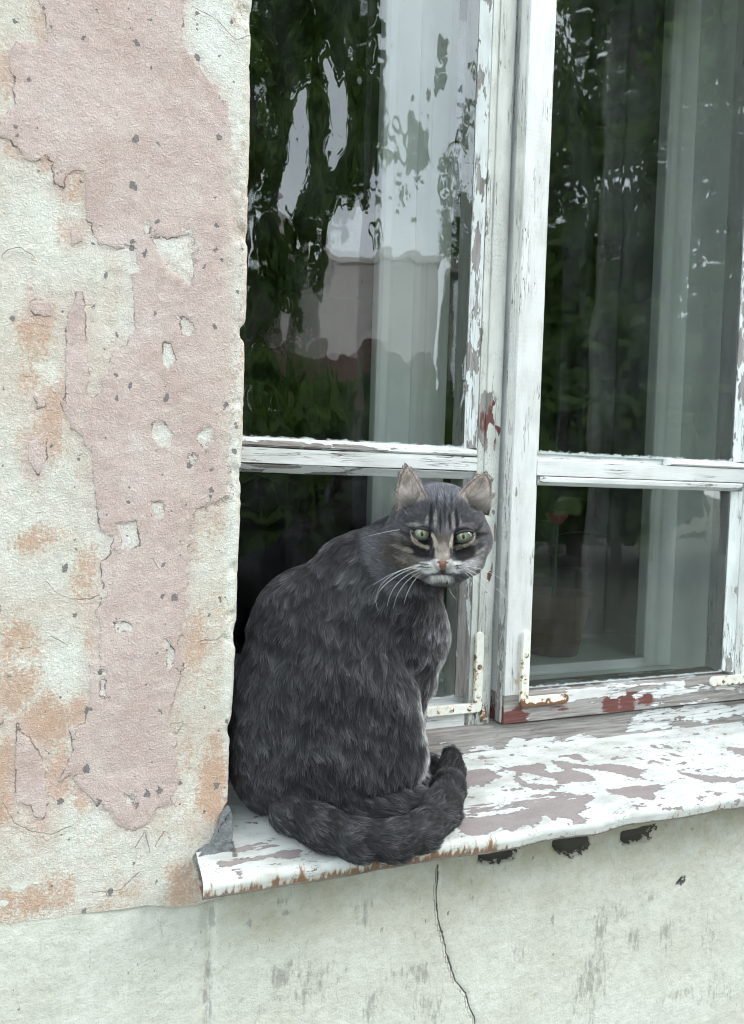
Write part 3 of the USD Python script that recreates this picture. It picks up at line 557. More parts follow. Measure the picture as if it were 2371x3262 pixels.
put('putty', board('x', [(YL + .0005, 1.6318), (YL - .0018, 1.6338), (YL - .0008, 1.6385), (YL + RB - .001, 1.6425), (YL + RB + .003, 1.6425), (YL + RB + .003, 1.6318)], .112, .4700, .0006, .0007, 10), M_PUTTYX, left, 30, {'wear': wearf(.18, [(230, 1634, 90, 6, .3)])})
put('putty', board('x', [(YL + .0006, 1.6128), (YL + RB, 1.6035), (YL + RB + .003, 1.6035), (YL + RB + .003, 1.6128)], .112, .4700, .0004, .0007, 11), M_PUTTYX, left, 30, {'wear': wearf(.22, [(270, 1608, 70, 8, .3)])})
for z0, z1, k in ((1.642, 2.43, 12), (1.3295, 1.6040, 13)):
    put('putty', board('z', [(GL, YL + RB), (GL + .0118, YL + .0006), (GL + .0118, YL + RB + .003), (GL, YL + RB + .003)], z0, z1, .0004, .0007, k), M_PUTTYZ, left, 30, {'wear': wearf(.26 if z0 > 1.5 else .55)})
pane(.110, GL + .001, 1.641, 2.431, YL + RB + .0015, M_GLASS_L, left)
pane(.110, GL + .001, 1.328, 1.605, YL + RB + .0015, M_GLASS_L, left)

# right casement, standing a little proud: front face at y = .098
YR = .098
right = thing('casement', 'right casement standing proud, bare bottom rail with red primer patches', 'window casement')
GA, GB = .5560, .8830
st = [(.5125, YR), (.5470, YR), (.5472, YR + RB + .004), (GA, YR + RB + .004), (GA, YR + .045), (.5125, YR + .045)]
put('stile', board('z', st, 1.3345, ZT, .0008, .0004, 14), M_WZ, right, 30, {'wear': wearf(.08, [(538, 1580, 6, 60, .25), (538, 1480, 6, 60, .2), (520, 1350, 10, 60, .2)]), 'chip': chipf, 'rust': lambda v: blob(v[:, [0, 2]], [(534, 1375, 3, 35, .8), (534, 1330, 5, 10, 1.0), (527, 1352, 3, 3, 1.2)], .4, 35)})
st2 = [(GB, YR + RB + .004), (.8945, YR + RB + .004), (.8945, YR), (.9285, YR), (.9285, YR + .045), (GB, YR + .045)]
put('stile', board('z', st2, 1.3345, ZT, .0008, .0004, 15), M_WZ, right, 30, {'wear': wearf(.12)})
put('astragal', board('z', [(.5098, YR + .0165), (.5122, YR + .002), (.5122, YR + .0165)], 1.2990, ZT, .0002, .0003, 16), M_BEAD, right, 30, {'wear': wearf(.25, [(511, 1440, 6, 80, .3), (511, 1330, 6, 50, .35)])})
put('bottom_rail', board('x', [(YR, 1.2990), (YR, 1.3340), (YR + RB + .004, 1.3345), (YR + RB + .004, 1.3385), (YR + .045, 1.3385), (YR + .045, 1.2990)], .5128, .9285, .0012, .0006, 17), M_GREY, right, 30, {'wear': lambda v: .85 - .45 * blob(v[:, [0, 2]], [(640, 1326, 120, 8, .8), (800, 1325, 120, 10, .8)], .5, 36), 'primer': primer, 'bareprimer': primer}, label='bare grey bottom rail with patches of red primer')
put('glazing_bar', board('x', [(YR, 1.6108), (YR, 1.6300), (YR + RB + .004, 1.6300), (YR + RB + .004, 1.6400), (YR + .045, 1.6400), (YR + .045, 1.5990), (YR + RB + .004, 1.5990), (YR + RB + .004, 1.6108)], .5475, .8940, .0006, .0004, 18), M_WX, right, 30, {'wear': wearf(.10, [(790, 1622, 60, 6, .3)])})
put('top_rail', board('x', [(YR, 2.43), (YR, ZT), (YR + .045, ZT), (YR + .045, 2.43)], .5475, .8940, seed=19), M_WX, right, 30)
put('putty', board('x', [(YR + .0005, 1.6310), (YR - .0022, 1.6330), (YR - .001, 1.6375), (YR + RB, 1.6405), (YR + RB + .003, 1.6405), (YR + RB + .003, 1.6310)], .7590, .8930, .0006, .0005, 20), M_PUTTYX, right, 30, {'wear': wearf(.06)}, label='broken off length of white glazing bead')
put('putty', board('x', [(YR + .0004, 1.6098), (YR - .0012, 1.6080), (YR - .0005, 1.6030), (YR + RB, 1.5985), (YR + RB + .003, 1.5985), (YR + RB + .003, 1.6098)], .5520, .8900, .0006, .0005, 21), M_PUTTYX, right, 30, {'wear': wearf(.05)})
for z0, z1, k in ((1.6405, 2.43, 22), (1.3390, 1.5985, 23)):
    put('putty', board('z', [(GA, YR + RB), (.5478, YR + .0010), (.5478, YR + RB + .003), (GA, YR + RB + .003)], z0, z1, .0004, .0004, k), M_PUTTYZ, right, 30, {'wear': wearf(.02)})
    put('putty', board('z', [(GB, YR + RB), (.8937, YR + .0010), (.8937, YR + RB + .003), (GB, YR + RB + .003)], z0, z1, .0004, .0005, k + 2), M_PUTTYZ, right, 30, {'wear': wearf(.25)})
pane(GA - .001, GB + .001, 1.639, 2.431, YR + RB + .0015, M_GLASS_R, right)
pane(GA - .001, GB + .001, 1.3375, 1.600, YR + RB + .0015, M_GLASS_R, right)

# iron corner brackets, painted over, with screws
def iron_mat():
    g = Graph(); p = g.pos(); n = g.noise(p, 130, 5, 0.65)
    white = g.mix(g.noise(p, 60, 3, .5), (0.66, 0.665, 0.62), (0.76, 0.765, 0.74))
    rust = g.mix(g.noise(p, 260, 3, .6), (0.07, 0.035, 0.025), (0.23, 0.105, 0.045))
    f = g.math('add', n, g.math('multiply', g.attr('wear'), 0.30))
    m = g.step(f, 0.66, 0.72)
    base = g.mix(m, g.mul(g.math('multiply', g.step(f, 0.5, 0.68), .6), white, (0.9, 0.76, 0.52)), rust)
    b = g.n('principled_bsdf', base_color=base, roughness=0.6, normal=g.bump(g.math('add', n, g.math('multiply', g.math('subtract', 1.0, m), .5)), .7, .0008))
    return g.make('painted_iron', b + '.BSDF')
M_IRON = iron_mat()
def bracket(parent, poly, y, screws, wf):
    pg = shapely.ops.unary_union([LineString(s).buffer(w, quad_segs=6) for s, w in poly]) if True else None
    t = .0028
    m = trimesh.creation.extrude_polygon(pg, t, engine='earcut')
    top = trimesh.creation.extrude_polygon(pg.buffer(-.0009), .0012, engine='earcut'); top.apply_translation([0, 0, t])
    m = trimesh.util.concatenate([m, top])
    def lay(q): return np.stack([q[:, 0], y - q[:, 2], q[:, 1]], 1)
    m = trimesh.Trimesh(lay(m.vertices), m.faces[:, ::-1], process=False)
    for _ in range(2): m = m.subdivide()
    b = put('corner_bracket', m, M_IRON, parent, 25, {'wear': wf})
    for x, z in screws:
        s = trimesh.creation.icosphere(2, .0036); s.apply_scale([1, 1, .45]); s = trimesh.Trimesh(lay(s.vertices), s.faces[:, ::-1]); s.apply_translation([x, -.0036, z])
        put('screw', s, M_IRON, b, True, {'wear': lambda v: np.full(len(v), .75)})
import shapely.ops
bracket(left, [([(.4818, 1.4080), (.4818, 1.3190)], .0060), ([(.4818, 1.3187), (.400, 1.3187)], .0060)], YL - .0022, [(.4822, 1.370), (.4700, 1.3187), (.4450, 1.3187), (.4822, 1.334)], lambda v: .1 + .6 * blob(v[:, [0, 2]], [(476, 1370, 2, 45, .6), (440, 1318, 14, 5, .5)], .4, 38))
bracket(right, [([(.5400, 1.4102), (.5400, 1.3250)], .0062), ([(.5400, 1.3248), (.6010, 1.3248)], .0064)], YR, [(.5400, 1.385), (.5402, 1.352), (.575, 1.3248)], lambda v: .05 + 1.3 * np.clip((1.3245 - v[:, 2]) / .004, 0, 1) + .8 * blob(v[:, [0, 2]], [(535, 1345, 3, 40, .5), (540, 1322, 12, 8, .9), (604, 1326, 5, 6, .8)], .4, 39))
bracket(right, [([(.9125, 1.4102), (.9125, 1.3300)], .0062), ([(.9125, 1.3295), (.8535, 1.3295)], .0068)], YR, [(.870, 1.3295), (.9125, 1.36)], lambda v: .15 + .5 * np.clip((1.3275 - v[:, 2]) / .004, 0, 1))
pin = trimesh.creation.revolve(np.array([[0, 0], [.0042, 0], [.0048, .003], [.003, .008], [.0022, .016], [0, .016]]), sections=16); pin.apply_translation([.4905, .110, 1.3035])
put('hinge_pin', pin, M_IRON, left, 30, {'wear': lambda v: np.full(len(v), .8)})

# ------------------------------------------------------------------ inside: box lining, inner casements, dark room
lin_ = thing('window_lining', 'pale green box lining between outer and inner window', 'window lining')
put('side_board', board('z', [(.976, .166), (1.03, .166), (1.03, .345), (.976, .345)], 1.29, 2.55, jit=.0002), M_LINING, lin_, 30)
put('side_board', board('z', [(-.01, .166), (.044, .166), (.044, .345), (-.01, .345)], 1.29, 2.55, jit=.0002), M_LINING, lin_, 30)
put('bottom_board', board('x', [(.151, 1.262), (.151, 1.292), (.345, 1.294), (.345, 1.262)], -.01, 1.03, jit=.0003), M_LINING, lin_, 30)
put('top_board', board('x', [(.151, 2.56), (.151, 2.585), (.345, 2.585), (.345, 2.56)], -.01, 1.03), M_LINING, lin_, 30)
YI = .310
def inner(x0, x1, label, midl=.05, midr=.046):
    t = thing('inner_casement', label, 'window casement')
    for a, b, s in ((x0, x0 + midl, 1), (x1 - midr, x1, -1)):
        gl_, out_ = (b, a) if s > 0 else (a, b)
        put('stile', board('z', [(out_, YI), (gl_ - s * .017, YI), (gl_ - s * .013, YI + .004), (gl_ - s * .004, YI + .006), (gl_, YI + .012), (gl_, YI + .035), (out_, YI + .035)], 1.295, ZT, .0006, .0002), M_INNER, t, 30)
    put('bottom_rail', board('x', [(YI, 1.2945), (YI, 1.300), (YI + .012, 1.307), (YI + .035, 1.307), (YI + .035, 1.2945)], x0 + midl, x1 - midr, jit=.0002), M_INNER, t, 30)
    put('top_rail', board('x', [(YI, 2.45), (YI, ZT), (YI + .035, ZT), (YI + .035, 2.45)], x0 + midl, x1 - midr, jit=.0002), M_INNER, t, 30)
    X, Z = np.meshgrid(np.linspace(x0 + midl - .001, x1 - midr + .001, 6), np.linspace(1.306, 2.451, 8))
    put('pane', sheet(np.stack([X, np.full_like(X, YI + .016), Z], -1)), M_GLASS_IN, t, True)
    return t
il = inner(.045, .4655, 'pale inner casement seen through the left wavy panes', .05, .049)
ir = inner(.4860, .9755, 'pale inner casement seen through the right panes', .0445, .0465)
put('cover_bead', board('z', [(.4660, YI - .004), (.4700, YI - .012), (.4815, YI - .012), (.4855, YI - .004), (.4855, YI + .02), (.4660, YI + .02)], 1.295, ZT, .0008, .0002), M_INNER, ir, 30)

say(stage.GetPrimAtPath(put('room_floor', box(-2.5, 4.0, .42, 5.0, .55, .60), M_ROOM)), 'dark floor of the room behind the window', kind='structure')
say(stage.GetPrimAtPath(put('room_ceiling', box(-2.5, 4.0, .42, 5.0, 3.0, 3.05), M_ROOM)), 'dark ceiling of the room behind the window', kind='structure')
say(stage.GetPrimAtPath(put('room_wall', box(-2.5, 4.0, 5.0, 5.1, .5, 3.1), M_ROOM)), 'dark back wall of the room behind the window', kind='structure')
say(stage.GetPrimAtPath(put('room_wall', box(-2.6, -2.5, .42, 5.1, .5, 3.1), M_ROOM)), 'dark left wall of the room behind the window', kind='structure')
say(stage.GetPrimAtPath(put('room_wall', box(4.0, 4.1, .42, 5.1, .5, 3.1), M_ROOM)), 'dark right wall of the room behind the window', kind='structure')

# a flowering plant in a clay pot stands on the inner window board
M_CLAY = plain('clay', (0.07, 0.03, 0.018), 0.8, .2, 60)
M_LEAFIN = plain('house_plant_leaf', (0.035, 0.075, 0.03), 0.5, .3, 90)
M_PETAL = plain('red_petal', (0.30, 0.03, 0.05), 0.6, .2, 90)
pb = np.array([.815, .43, 1.30])
plant = thing('potted_plant', 'red flowering plant in a clay pot behind the right pane', 'potted plant', tuple(pb))
pot = trimesh.creation.revolve(np.array([[0, 0], [.045, 0], [.062, .085], [.068, .085], [.069, .108], [.060, .108], [.055, .09], [0, .088]]), sections=40)
put('pot', pot, M_CLAY, plant, 30)
board_in = put('inner_window_board', box(-.05, 1.08, .346, .56, 1.272, 1.298), M_INNER, None, label='dim window board inside carrying the potted plant', cat='window board')
rng = np.random.default_rng(5)
def leaf(base, dirv, L, W, droop, n=7):
    d = np.array(dirv, float); d /= np.linalg.norm(d); s = np.cross(d, [0, 0, 1.0]); s /= np.linalg.norm(s) + 1e-9
    P = []
    for t_ in np.linspace(0, 1, n):
        c = np.array(base) + d * L * t_ + np.array([0, 0, -droop * t_ * t_]); w_ = W * math.sin(math.pi * min(1, .04 + t_ * .96)) ** .8
        P.append([c - s * w_, c - [0, 0, w_ * .15], c + s * w_])
    return sheet(np.array(P))
def rod(a, b, r0, r1=None, sec=8):
    r1 = r1 or r0; a, b = np.array(a, float), np.array(b, float)
    m = trimesh.creation.cylinder(r0, segment=[a, b], sections=sec); return m
for k in range(9):
    an = k * 2.4; z0 = .11 + .02 * k
    put('stem' if k == 0 else 'leaf', rod((0, 0, .088), (0, 0, .23), .0035) if k == 0 else leaf((0, 0, z0), (math.cos(an), math.sin(an), .35), .075 + .01 * (k % 3), .017, .03), M_LEAFIN, plant, True)
for k in range(6):
    an = k * 1.05
    put('petal', leaf((0, 0, .228), (math.cos(an), math.sin(an), 1.1 + .3 * (k % 2)), .034, .013, .004), M_PETAL, plant, True)

# ------------------------------------------------------------------ the cat
HS = .000477                                   # metres per unit of the head's own frame
H0 = np.array([.3649, .005, 1.5457]) + .010 * np.array([-.4486, -.8913, .0667])
ER, EU, EF = np.array([.8937, -.4471, .0368]), np.array([-.003, .0762, .9971]), np.array([-.4486, -.8913, .0667])
def hd(u, v, f): return H0 + HS * (u * ER + v * EU + f * EF)
def to_head(p):
    q = (np.asarray(p) - H0) / HS
    return q @ ER, q @ EU, q @ EF
TAIL = [((.2099, .0032, 1.2686), .0230), ((.235, -.0310, 1.2622), .0220), ((.2632, -.0530, 1.2570), .0214), ((.2969, -.0615, 1.2553), .0212), ((.3303, -.0545, 1.2568), .0212), ((.3620, -.0318, 1.2630), .0225), ((.3880, .0040, 1.2690), .0205), ((.4060, .0330, 1.2760), .0175), ((.4140, .0480, 1.2860), .0145)]
prims = []   # kind, data, blend, flow
def ell(c, r, flow, k=.02): prims.append(('e', np.array(c), np.array(r), k, np.array(flow, float)))
def cap(a, b, ra, rb, flow=None, k=.015): prims.append(('c', np.array(a), np.array(b), ra, rb, k, np.array(b, float) - np.array(a) if flow is None else np.array(flow, float)))
ell((.2700, .034, 1.3150), (.088, .058, .066), (.10, -.1, -1))
ell((.2590, .040, 1.3765), (.091, .064, .090), (-.05, -.1, -1))
ell((.2540, .042, 1.4384), (.077, .060, .072), (-.35, -.1, -.9))
ell((.2950, .040, 1.4760), (.051, .046, .049), (-.6, 0, -.75))
ell((.2000, .045, 1.3400), (.045, .050, .085), (-.2, -.1, -1))
cap((.2917, .044, 1.4976), (.3450, .042, 1.5230), .043, .040, (-.75, -.05, -.6), .02)
cap((.3380, .038, 1.4820), (.3570, .044, 1.4328), .044, .036, (.12, -.1, -1), .02)
cap((.3570, .044, 1.4328), (.3630, .054, 1.3846), .035, .026, (.12, -.1, -1))
cap((.3600, .054, 1.3846), (.3600, .060, 1.3200), .024, .017, (.1, -.1, -1), .010)
cap((.3600, .060, 1.3200), (.3660, .056, 1.2740), .016, .015, (.1, -.1, -1), .010)
ell((.3740, .048, 1.2685), (.022, .017, .012), (1, -.4, -.3), .01)
cap((.3720, .078, 1.4302), (.3740, .085, 1.3691), .032, .024, (.1, 0, -1))
cap((.3740, .085, 1.3691), (.3740, .085, 1.2800), .022, .015, (.1, 0, -1), .010)
ell((.3880, .076, 1.2705), (.022, .016, .012), (1, -.4, -.3), .01)
cap((.3100, .028, 1.3600), (.3260, .022, 1.3080), .044, .037, (.3, -.1, -1), .016)
cap((.2700, .002, 1.2660), (.3480, -.003, 1.2620), .019, .0165, (1, 0, -.2), .012)      # hind foot
for (a, ra), (b, rb) in zip(TAIL[:-1], TAIL[1:]): cap(a, b, ra - .004, rb - .004, None, .008)
NB = len(prims)
def hsp(u, v, f, r, k): prims.append(('e', hd(u, v, f), np.full(3, r * HS), k, np.zeros(3)))
def hel(u, v, f, r, k): prims.append(('h', (u, v, f), r, k, np.zeros(3)))
hel(-2, 5, -18, (107, 106, 106), .008)
hel(-72, -18, 10, (46, 44, 48), .012); hel(76, -18, 2, (40, 42, 48), .012); hel(-40, -62, 34, (40, 30, 40), .012); hel(58, -62, 34, (38, 30, 40), .012)
hel(-18, -73, 72, (36, 24, 30), .008); hel(37, -73, 72, (36, 24, 30), .008)
prims.append(('c', hd(10, 22, 78), hd(10, -56, 108), 24 * HS, 19 * HS, .008, np.zeros(3)))
hel(12, -91, 70, (36, 17, 28), .006)
hel(-44, 34, 60, (36, 24, 26), .010); hel(62, 28, 60, (34, 24, 26), .010)
hel(10, 60, 50, (60, 40, 40), .012)
EYES = [((-32.3, -1.5, 75), 20.0), ((53.6, -7.2, 75), 19.6)]
LID_UP, LID_LOW, LID_TURN = .46, -.58, .22
def eye_axes(i):
    c = hd(*EYES[i][0]); ev = EYE - c; ev /= np.linalg.norm(ev)
    er_ = ER - ev * (ER @ ev); er_ /= np.linalg.norm(er_); eu_ = np.cross(ev, er_)
    a = -LID_TURN if i == 0 else LID_TURN
    return c, ev, er_, eu_, er_ * math.cos(a) + eu_ * math.sin(a), -er_ * math.sin(a) + eu_ * math.cos(a)
CARVES = [(hd(*c), (r + 1.0) * HS) for c, r in EYES]
EARS = [dict(rim=[(-88, 50), (-86, 92), (-79, 126), (-70, 144), (-57, 134), (-41, 108), (-25, 74)], mid=(-60, 64), back=6, base_f=(8, 42), tip_f=0, tip=3),
        dict(rim=[(48, 80), (68, 105), (88, 121), (105, 127), (113, 113), (115, 80), (109, 42)], mid=(78, 54), back=0, base_f=(36, -6), tip_f=-6, tip=3)]
def ear_tris(e):
    n = len(e['rim']); pts = []
    for i, (u, v) in enumerate(e['rim']):
        t_ = i / (n - 1); f = e['base_f'][0] * (1 - t_) + e['base_f'][1] * t_
        f = f + (e['tip_f'] - f) * max(0, 1 - abs(i - e['tip']) / 3.2)
        pts.append(hd(u, v, f))
    m = hd(e['mid'][0], e['mid'][1], e['back']); m2 = hd(e['mid'][0] * .5 + e['rim'][e['tip']][0] * .5, e['mid'][1] * .5 + e['rim'][e['tip']][1] * .5, e['back'] * .85 + e['tip_f'] * .15 - 14)
    out = []
    for i in range(n - 1):
        c = m if i in (0, n - 2) else m2
        out.append((pts[i], pts[i + 1], c))
    out.append((pts[1], m2, m)); out.append((pts[n - 2], m, m2))
    return out
hollow_from = len(prims)
for e in EARS:
    for tri in ear_tris(e): prims.append(('t', np.array(tri), .0021, .003, np.zeros(3)))

def pd(pr, X, Y, Z):
    k = pr[0]
    if k == 'e':
        c, r = pr[1], pr[2]; a, b, d_ = (X - c[0]) / r[0], (Y - c[1]) / r[1], (Z - c[2]) / r[2]
        k0 = np.sqrt(a * a + b * b + d_ * d_); k1 = np.sqrt((a / r[0]) ** 2 + (b / r[1]) ** 2 + (d_ / r[2]) ** 2)
        return k0 * (k0 - 1) / np.maximum(k1, 1e-6)
    if k == 'h':
        c = hd(*pr[1]); r = np.array(pr[2]) * HS
        dx, dy, dz = X - c[0], Y - c[1], Z - c[2]
        a = (dx * ER[0] + dy * ER[1] + dz * ER[2]) / r[0]; b = (dx * EU[0] + dy * EU[1] + dz * EU[2]) / r[1]; d_ = (dx * EF[0] + dy * EF[1] + dz * EF[2]) / r[2]
        k0 = np.sqrt(a * a + b * b + d_ * d_); k1 = np.sqrt((a / r[0]) ** 2 + (b / r[1]) ** 2 + (d_ / r[2]) ** 2)
        return k0 * (k0 - 1) / np.maximum(k1, 1e-6)
    if k == 'c':
        a, b, ra, rb = pr[1:5]; ab = b - a; L2 = ab @ ab
        t_ = np.clip(((X - a[0]) * ab[0] + (Y - a[1]) * ab[1] + (Z - a[2]) * ab[2]) / L2, 0, 1)
        return np.sqrt((X - a[0] - t_ * ab[0]) ** 2 + (Y - a[1] - t_ * ab[1]) ** 2 + (Z - a[2] - t_ * ab[2]) ** 2) - (ra + (rb - ra) * t_)
    tri, th = pr[1], pr[2]
    Q = np.stack([X, Y, Z], -1); a, b, c = tri
    n = np.cross(b - a, c - a); n /= np.linalg.norm(n)
    h = (Q - a) @ n; best = None; inside = np.ones(X.shape, bool)
    for p0, p1 in ((a, b), (b, c), (c, a)):
        ed = p1 - p0; w = Q - p0; t_ = np.clip(w @ ed / (ed @ ed), 0, 1)
        dd = ((w - t_[..., None] * ed) ** 2).sum(-1); best = dd if best is None else np.minimum(best, dd)
        inside &= (w @ np.cross(n, ed)) >= 0
    return np.where(inside, np.abs(h), np.sqrt(best)) - th

def pbounds(pr):
    k = pr[0]
    if k == 'e': return pr[1] - pr[2], pr[1] + pr[2]
    if k == 'h': c = hd(*pr[1]); r = max(pr[2]) * HS; return c - r, c + r
    if k == 'c': r = max(pr[3], pr[4]); return np.minimum(pr[1], pr[2]) - r, np.maximum(pr[1], pr[2]) + r
    return pr[1].min(0) - pr[2], pr[1].max(0) + pr[2]
KI = {'e': 3, 'h': 3, 'c': 5, 't': 3}
h_ = .0021
lo = np.array([.13, -.105, 1.212]); hi = np.array([.47, .135, 1.655])
dims = np.ceil((hi - lo) / h_).astype(int)
ax = [lo[i] + h_ * np.arange(dims[i]) for i in range(3)]
F_ = np.full(dims, 1.0, np.float32)
for ip, pr in enumerate(prims):
    if ip == hollow_from:                      # bowls of the ears
        X, Y, Z = np.meshgrid(*ax, indexing='ij', sparse=True)
        for cu, cv, cf, rr3 in ((-59, 82, 50, (25, 42, 46)), (80, 74, 44, (27, 42, 46))):
            d_ = pd(('h', (cu, cv, cf), rr3), X, Y, Z).astype(np.float32); F_ = np.where(d_ < .02, np.maximum(F_, -d_), F_)
    k = pr[KI[pr[0]]]; b0, b1 = pbounds(pr); m_ = max(.012, 2.2 * k)
    i0 = np.clip(((b0 - m_ - lo) / h_).astype(int), 0, dims); i1 = np.clip(((b1 + m_ - lo) / h_).astype(int) + 2, 0, dims)
    sl = tuple(slice(a, b) for a, b in zip(i0, i1))
    X, Y, Z = np.meshgrid(*[ax[i][sl[i]] for i in range(3)], indexing='ij')
    d_ = pd(pr, X, Y, Z); f0 = F_[sl]
    hh = np.clip(.5 + .5 * (f0 - d_) / k, 0, 1)
    F_[sl] = f0 * (1 - hh) + d_ * hh - k * hh * (1 - hh)
for c, r in CARVES:
    i0 = ((c - r - .01 - lo) / h_).astype(int); i1 = ((c + r + .01 - lo) / h_).astype(int) + 2
    sl = tuple(slice(a, b) for a, b in zip(i0, i1)); X, Y, Z = np.meshgrid(*[ax[i][sl[i]] for i in range(3)], indexing='ij')
    ball = np.sqrt((X - c[0]) ** 2 + (Y - c[1]) ** 2 + (Z - c[2]) ** 2); F_[sl] = np.maximum(F_[sl], r - ball)
    ei = [np.allclose(c, hd(*e_[0])) for e_ in EYES].index(True); _, ev, _, _, lr, lu = eye_axes(ei)
    for nn in (lu * math.cos(LID_UP) - ev * math.sin(LID_UP), -(lu * math.cos(LID_LOW) - ev * math.sin(LID_LOW))):
        pl = nn[0] * (X - c[0]) + nn[1] * (Y - c[1]) + nn[2] * (Z - c[2])
        F_[sl] = np.minimum(F_[sl], np.maximum(ball - r - 2.2 * HS, .0004 - pl))
# the cat sits on the sill and beside the reveal: it does not sink into them
X, Y, Z = np.meshgrid(*ax, indexing='ij', sparse=True)
F_ = np.maximum(F_, (1.2475 + .1807 * Y - Z).astype(np.float32) * .98)
F_ = np.maximum(F_, (.1600 - X).astype(np.float32))

def surface_nets(F, lo, h):
    s = F < 0; n = np.array(F.shape) - 1
    corners = [(i, j, k) for i in (0, 1) for j in (0, 1) for k in (0, 1)]
    sub = lambda A, c: A[c[0]:c[0] + n[0], c[1]:c[1] + n[1], c[2]:c[2] + n[2]]
    cnt = sum(sub(s, c).astype(np.int8) for c in corners)
    act = np.argwhere((cnt > 0) & (cnt < 8)); idx = -np.ones(n, int); idx[tuple(act.T)] = np.arange(len(act))
    acc = np.zeros((len(act), 3)); num = np.zeros(len(act))
    for a in range(8):
        for b in range(a + 1, 8):
            ca, cb = np.array(corners[a]), np.array(corners[b])
            if np.abs(ca - cb).sum() != 1: continue
            fa, fb = F[tuple((act + ca).T)], F[tuple((act + cb).T)]
            m = (fa < 0) != (fb < 0); t = np.where(m, fa / np.where(m, fa - fb, 1), 0)
            acc += m[:, None] * (ca + t[:, None] * (cb - ca)); num += m
    V = lo + h * (act + acc / num[:, None])
    faces = []
    for d in range(3):
        o = [i for i in range(3) if i != d]
        a = [slice(None)] * 3; b = [slice(None)] * 3; a[d] = slice(0, -1); b[d] = slice(1, None)
        cross = s[tuple(a)] != s[tuple(b)]
        e = np.argwhere(cross); e = e[(e[:, o[0]] > 0) & (e[:, o[1]] > 0) & (e[:, o[0]] < n[o[0]]) & (e[:, o[1]] < n[o[1]])]
        inside = s[tuple(e.T)]
        def at(da, db):
            q = e.copy(); q[:, o[0]] += da; q[:, o[1]] += db; return idx[tuple(q.T)]
        quad = np.stack([at(-1, -1), at(0, -1), at(0, 0), at(-1, 0)], 1)
        flip = inside if d != 1 else ~inside
        quad = np.where(flip[:, None], quad, quad[:, ::-1]); faces.append(quad)
    return V, np.vstack(faces)
V, Q = surface_nets(F_, lo, h_)
cm = trimesh.Trimesh(V, np.vstack([Q[:, [0, 1, 2]], Q[:, [0, 2, 3]]]), process=False)
from scipy.sparse import coo_matrix
ed_ = np.unique(np.sort(np.vstack([Q[:, [0, 1]], Q[:, [1, 2]], Q[:, [2, 3]], Q[:, [3, 0]]]), 1), axis=0)
Adj = coo_matrix((np.ones(2 * len(ed_)), (np.r_[ed_[:, 0], ed_[:, 1]], np.r_[ed_[:, 1], ed_[:, 0]])), shape=(len(V), len(V))).tocsr()
deg = np.maximum(np.asarray(Adj.sum(1)).ravel(), 1)[:, None]
for lam in (.5, -.52) * 5: V = V + lam * (Adj @ V / deg - V)
cm = trimesh.Trimesh(V, np.vstack([Q[:, [0, 1, 2]], Q[:, [0, 2, 3]]]), process=False)
if cm.volume < 0: cm.invert()
CV, CF = np.array(cm.vertices), np.array(cm.faces)

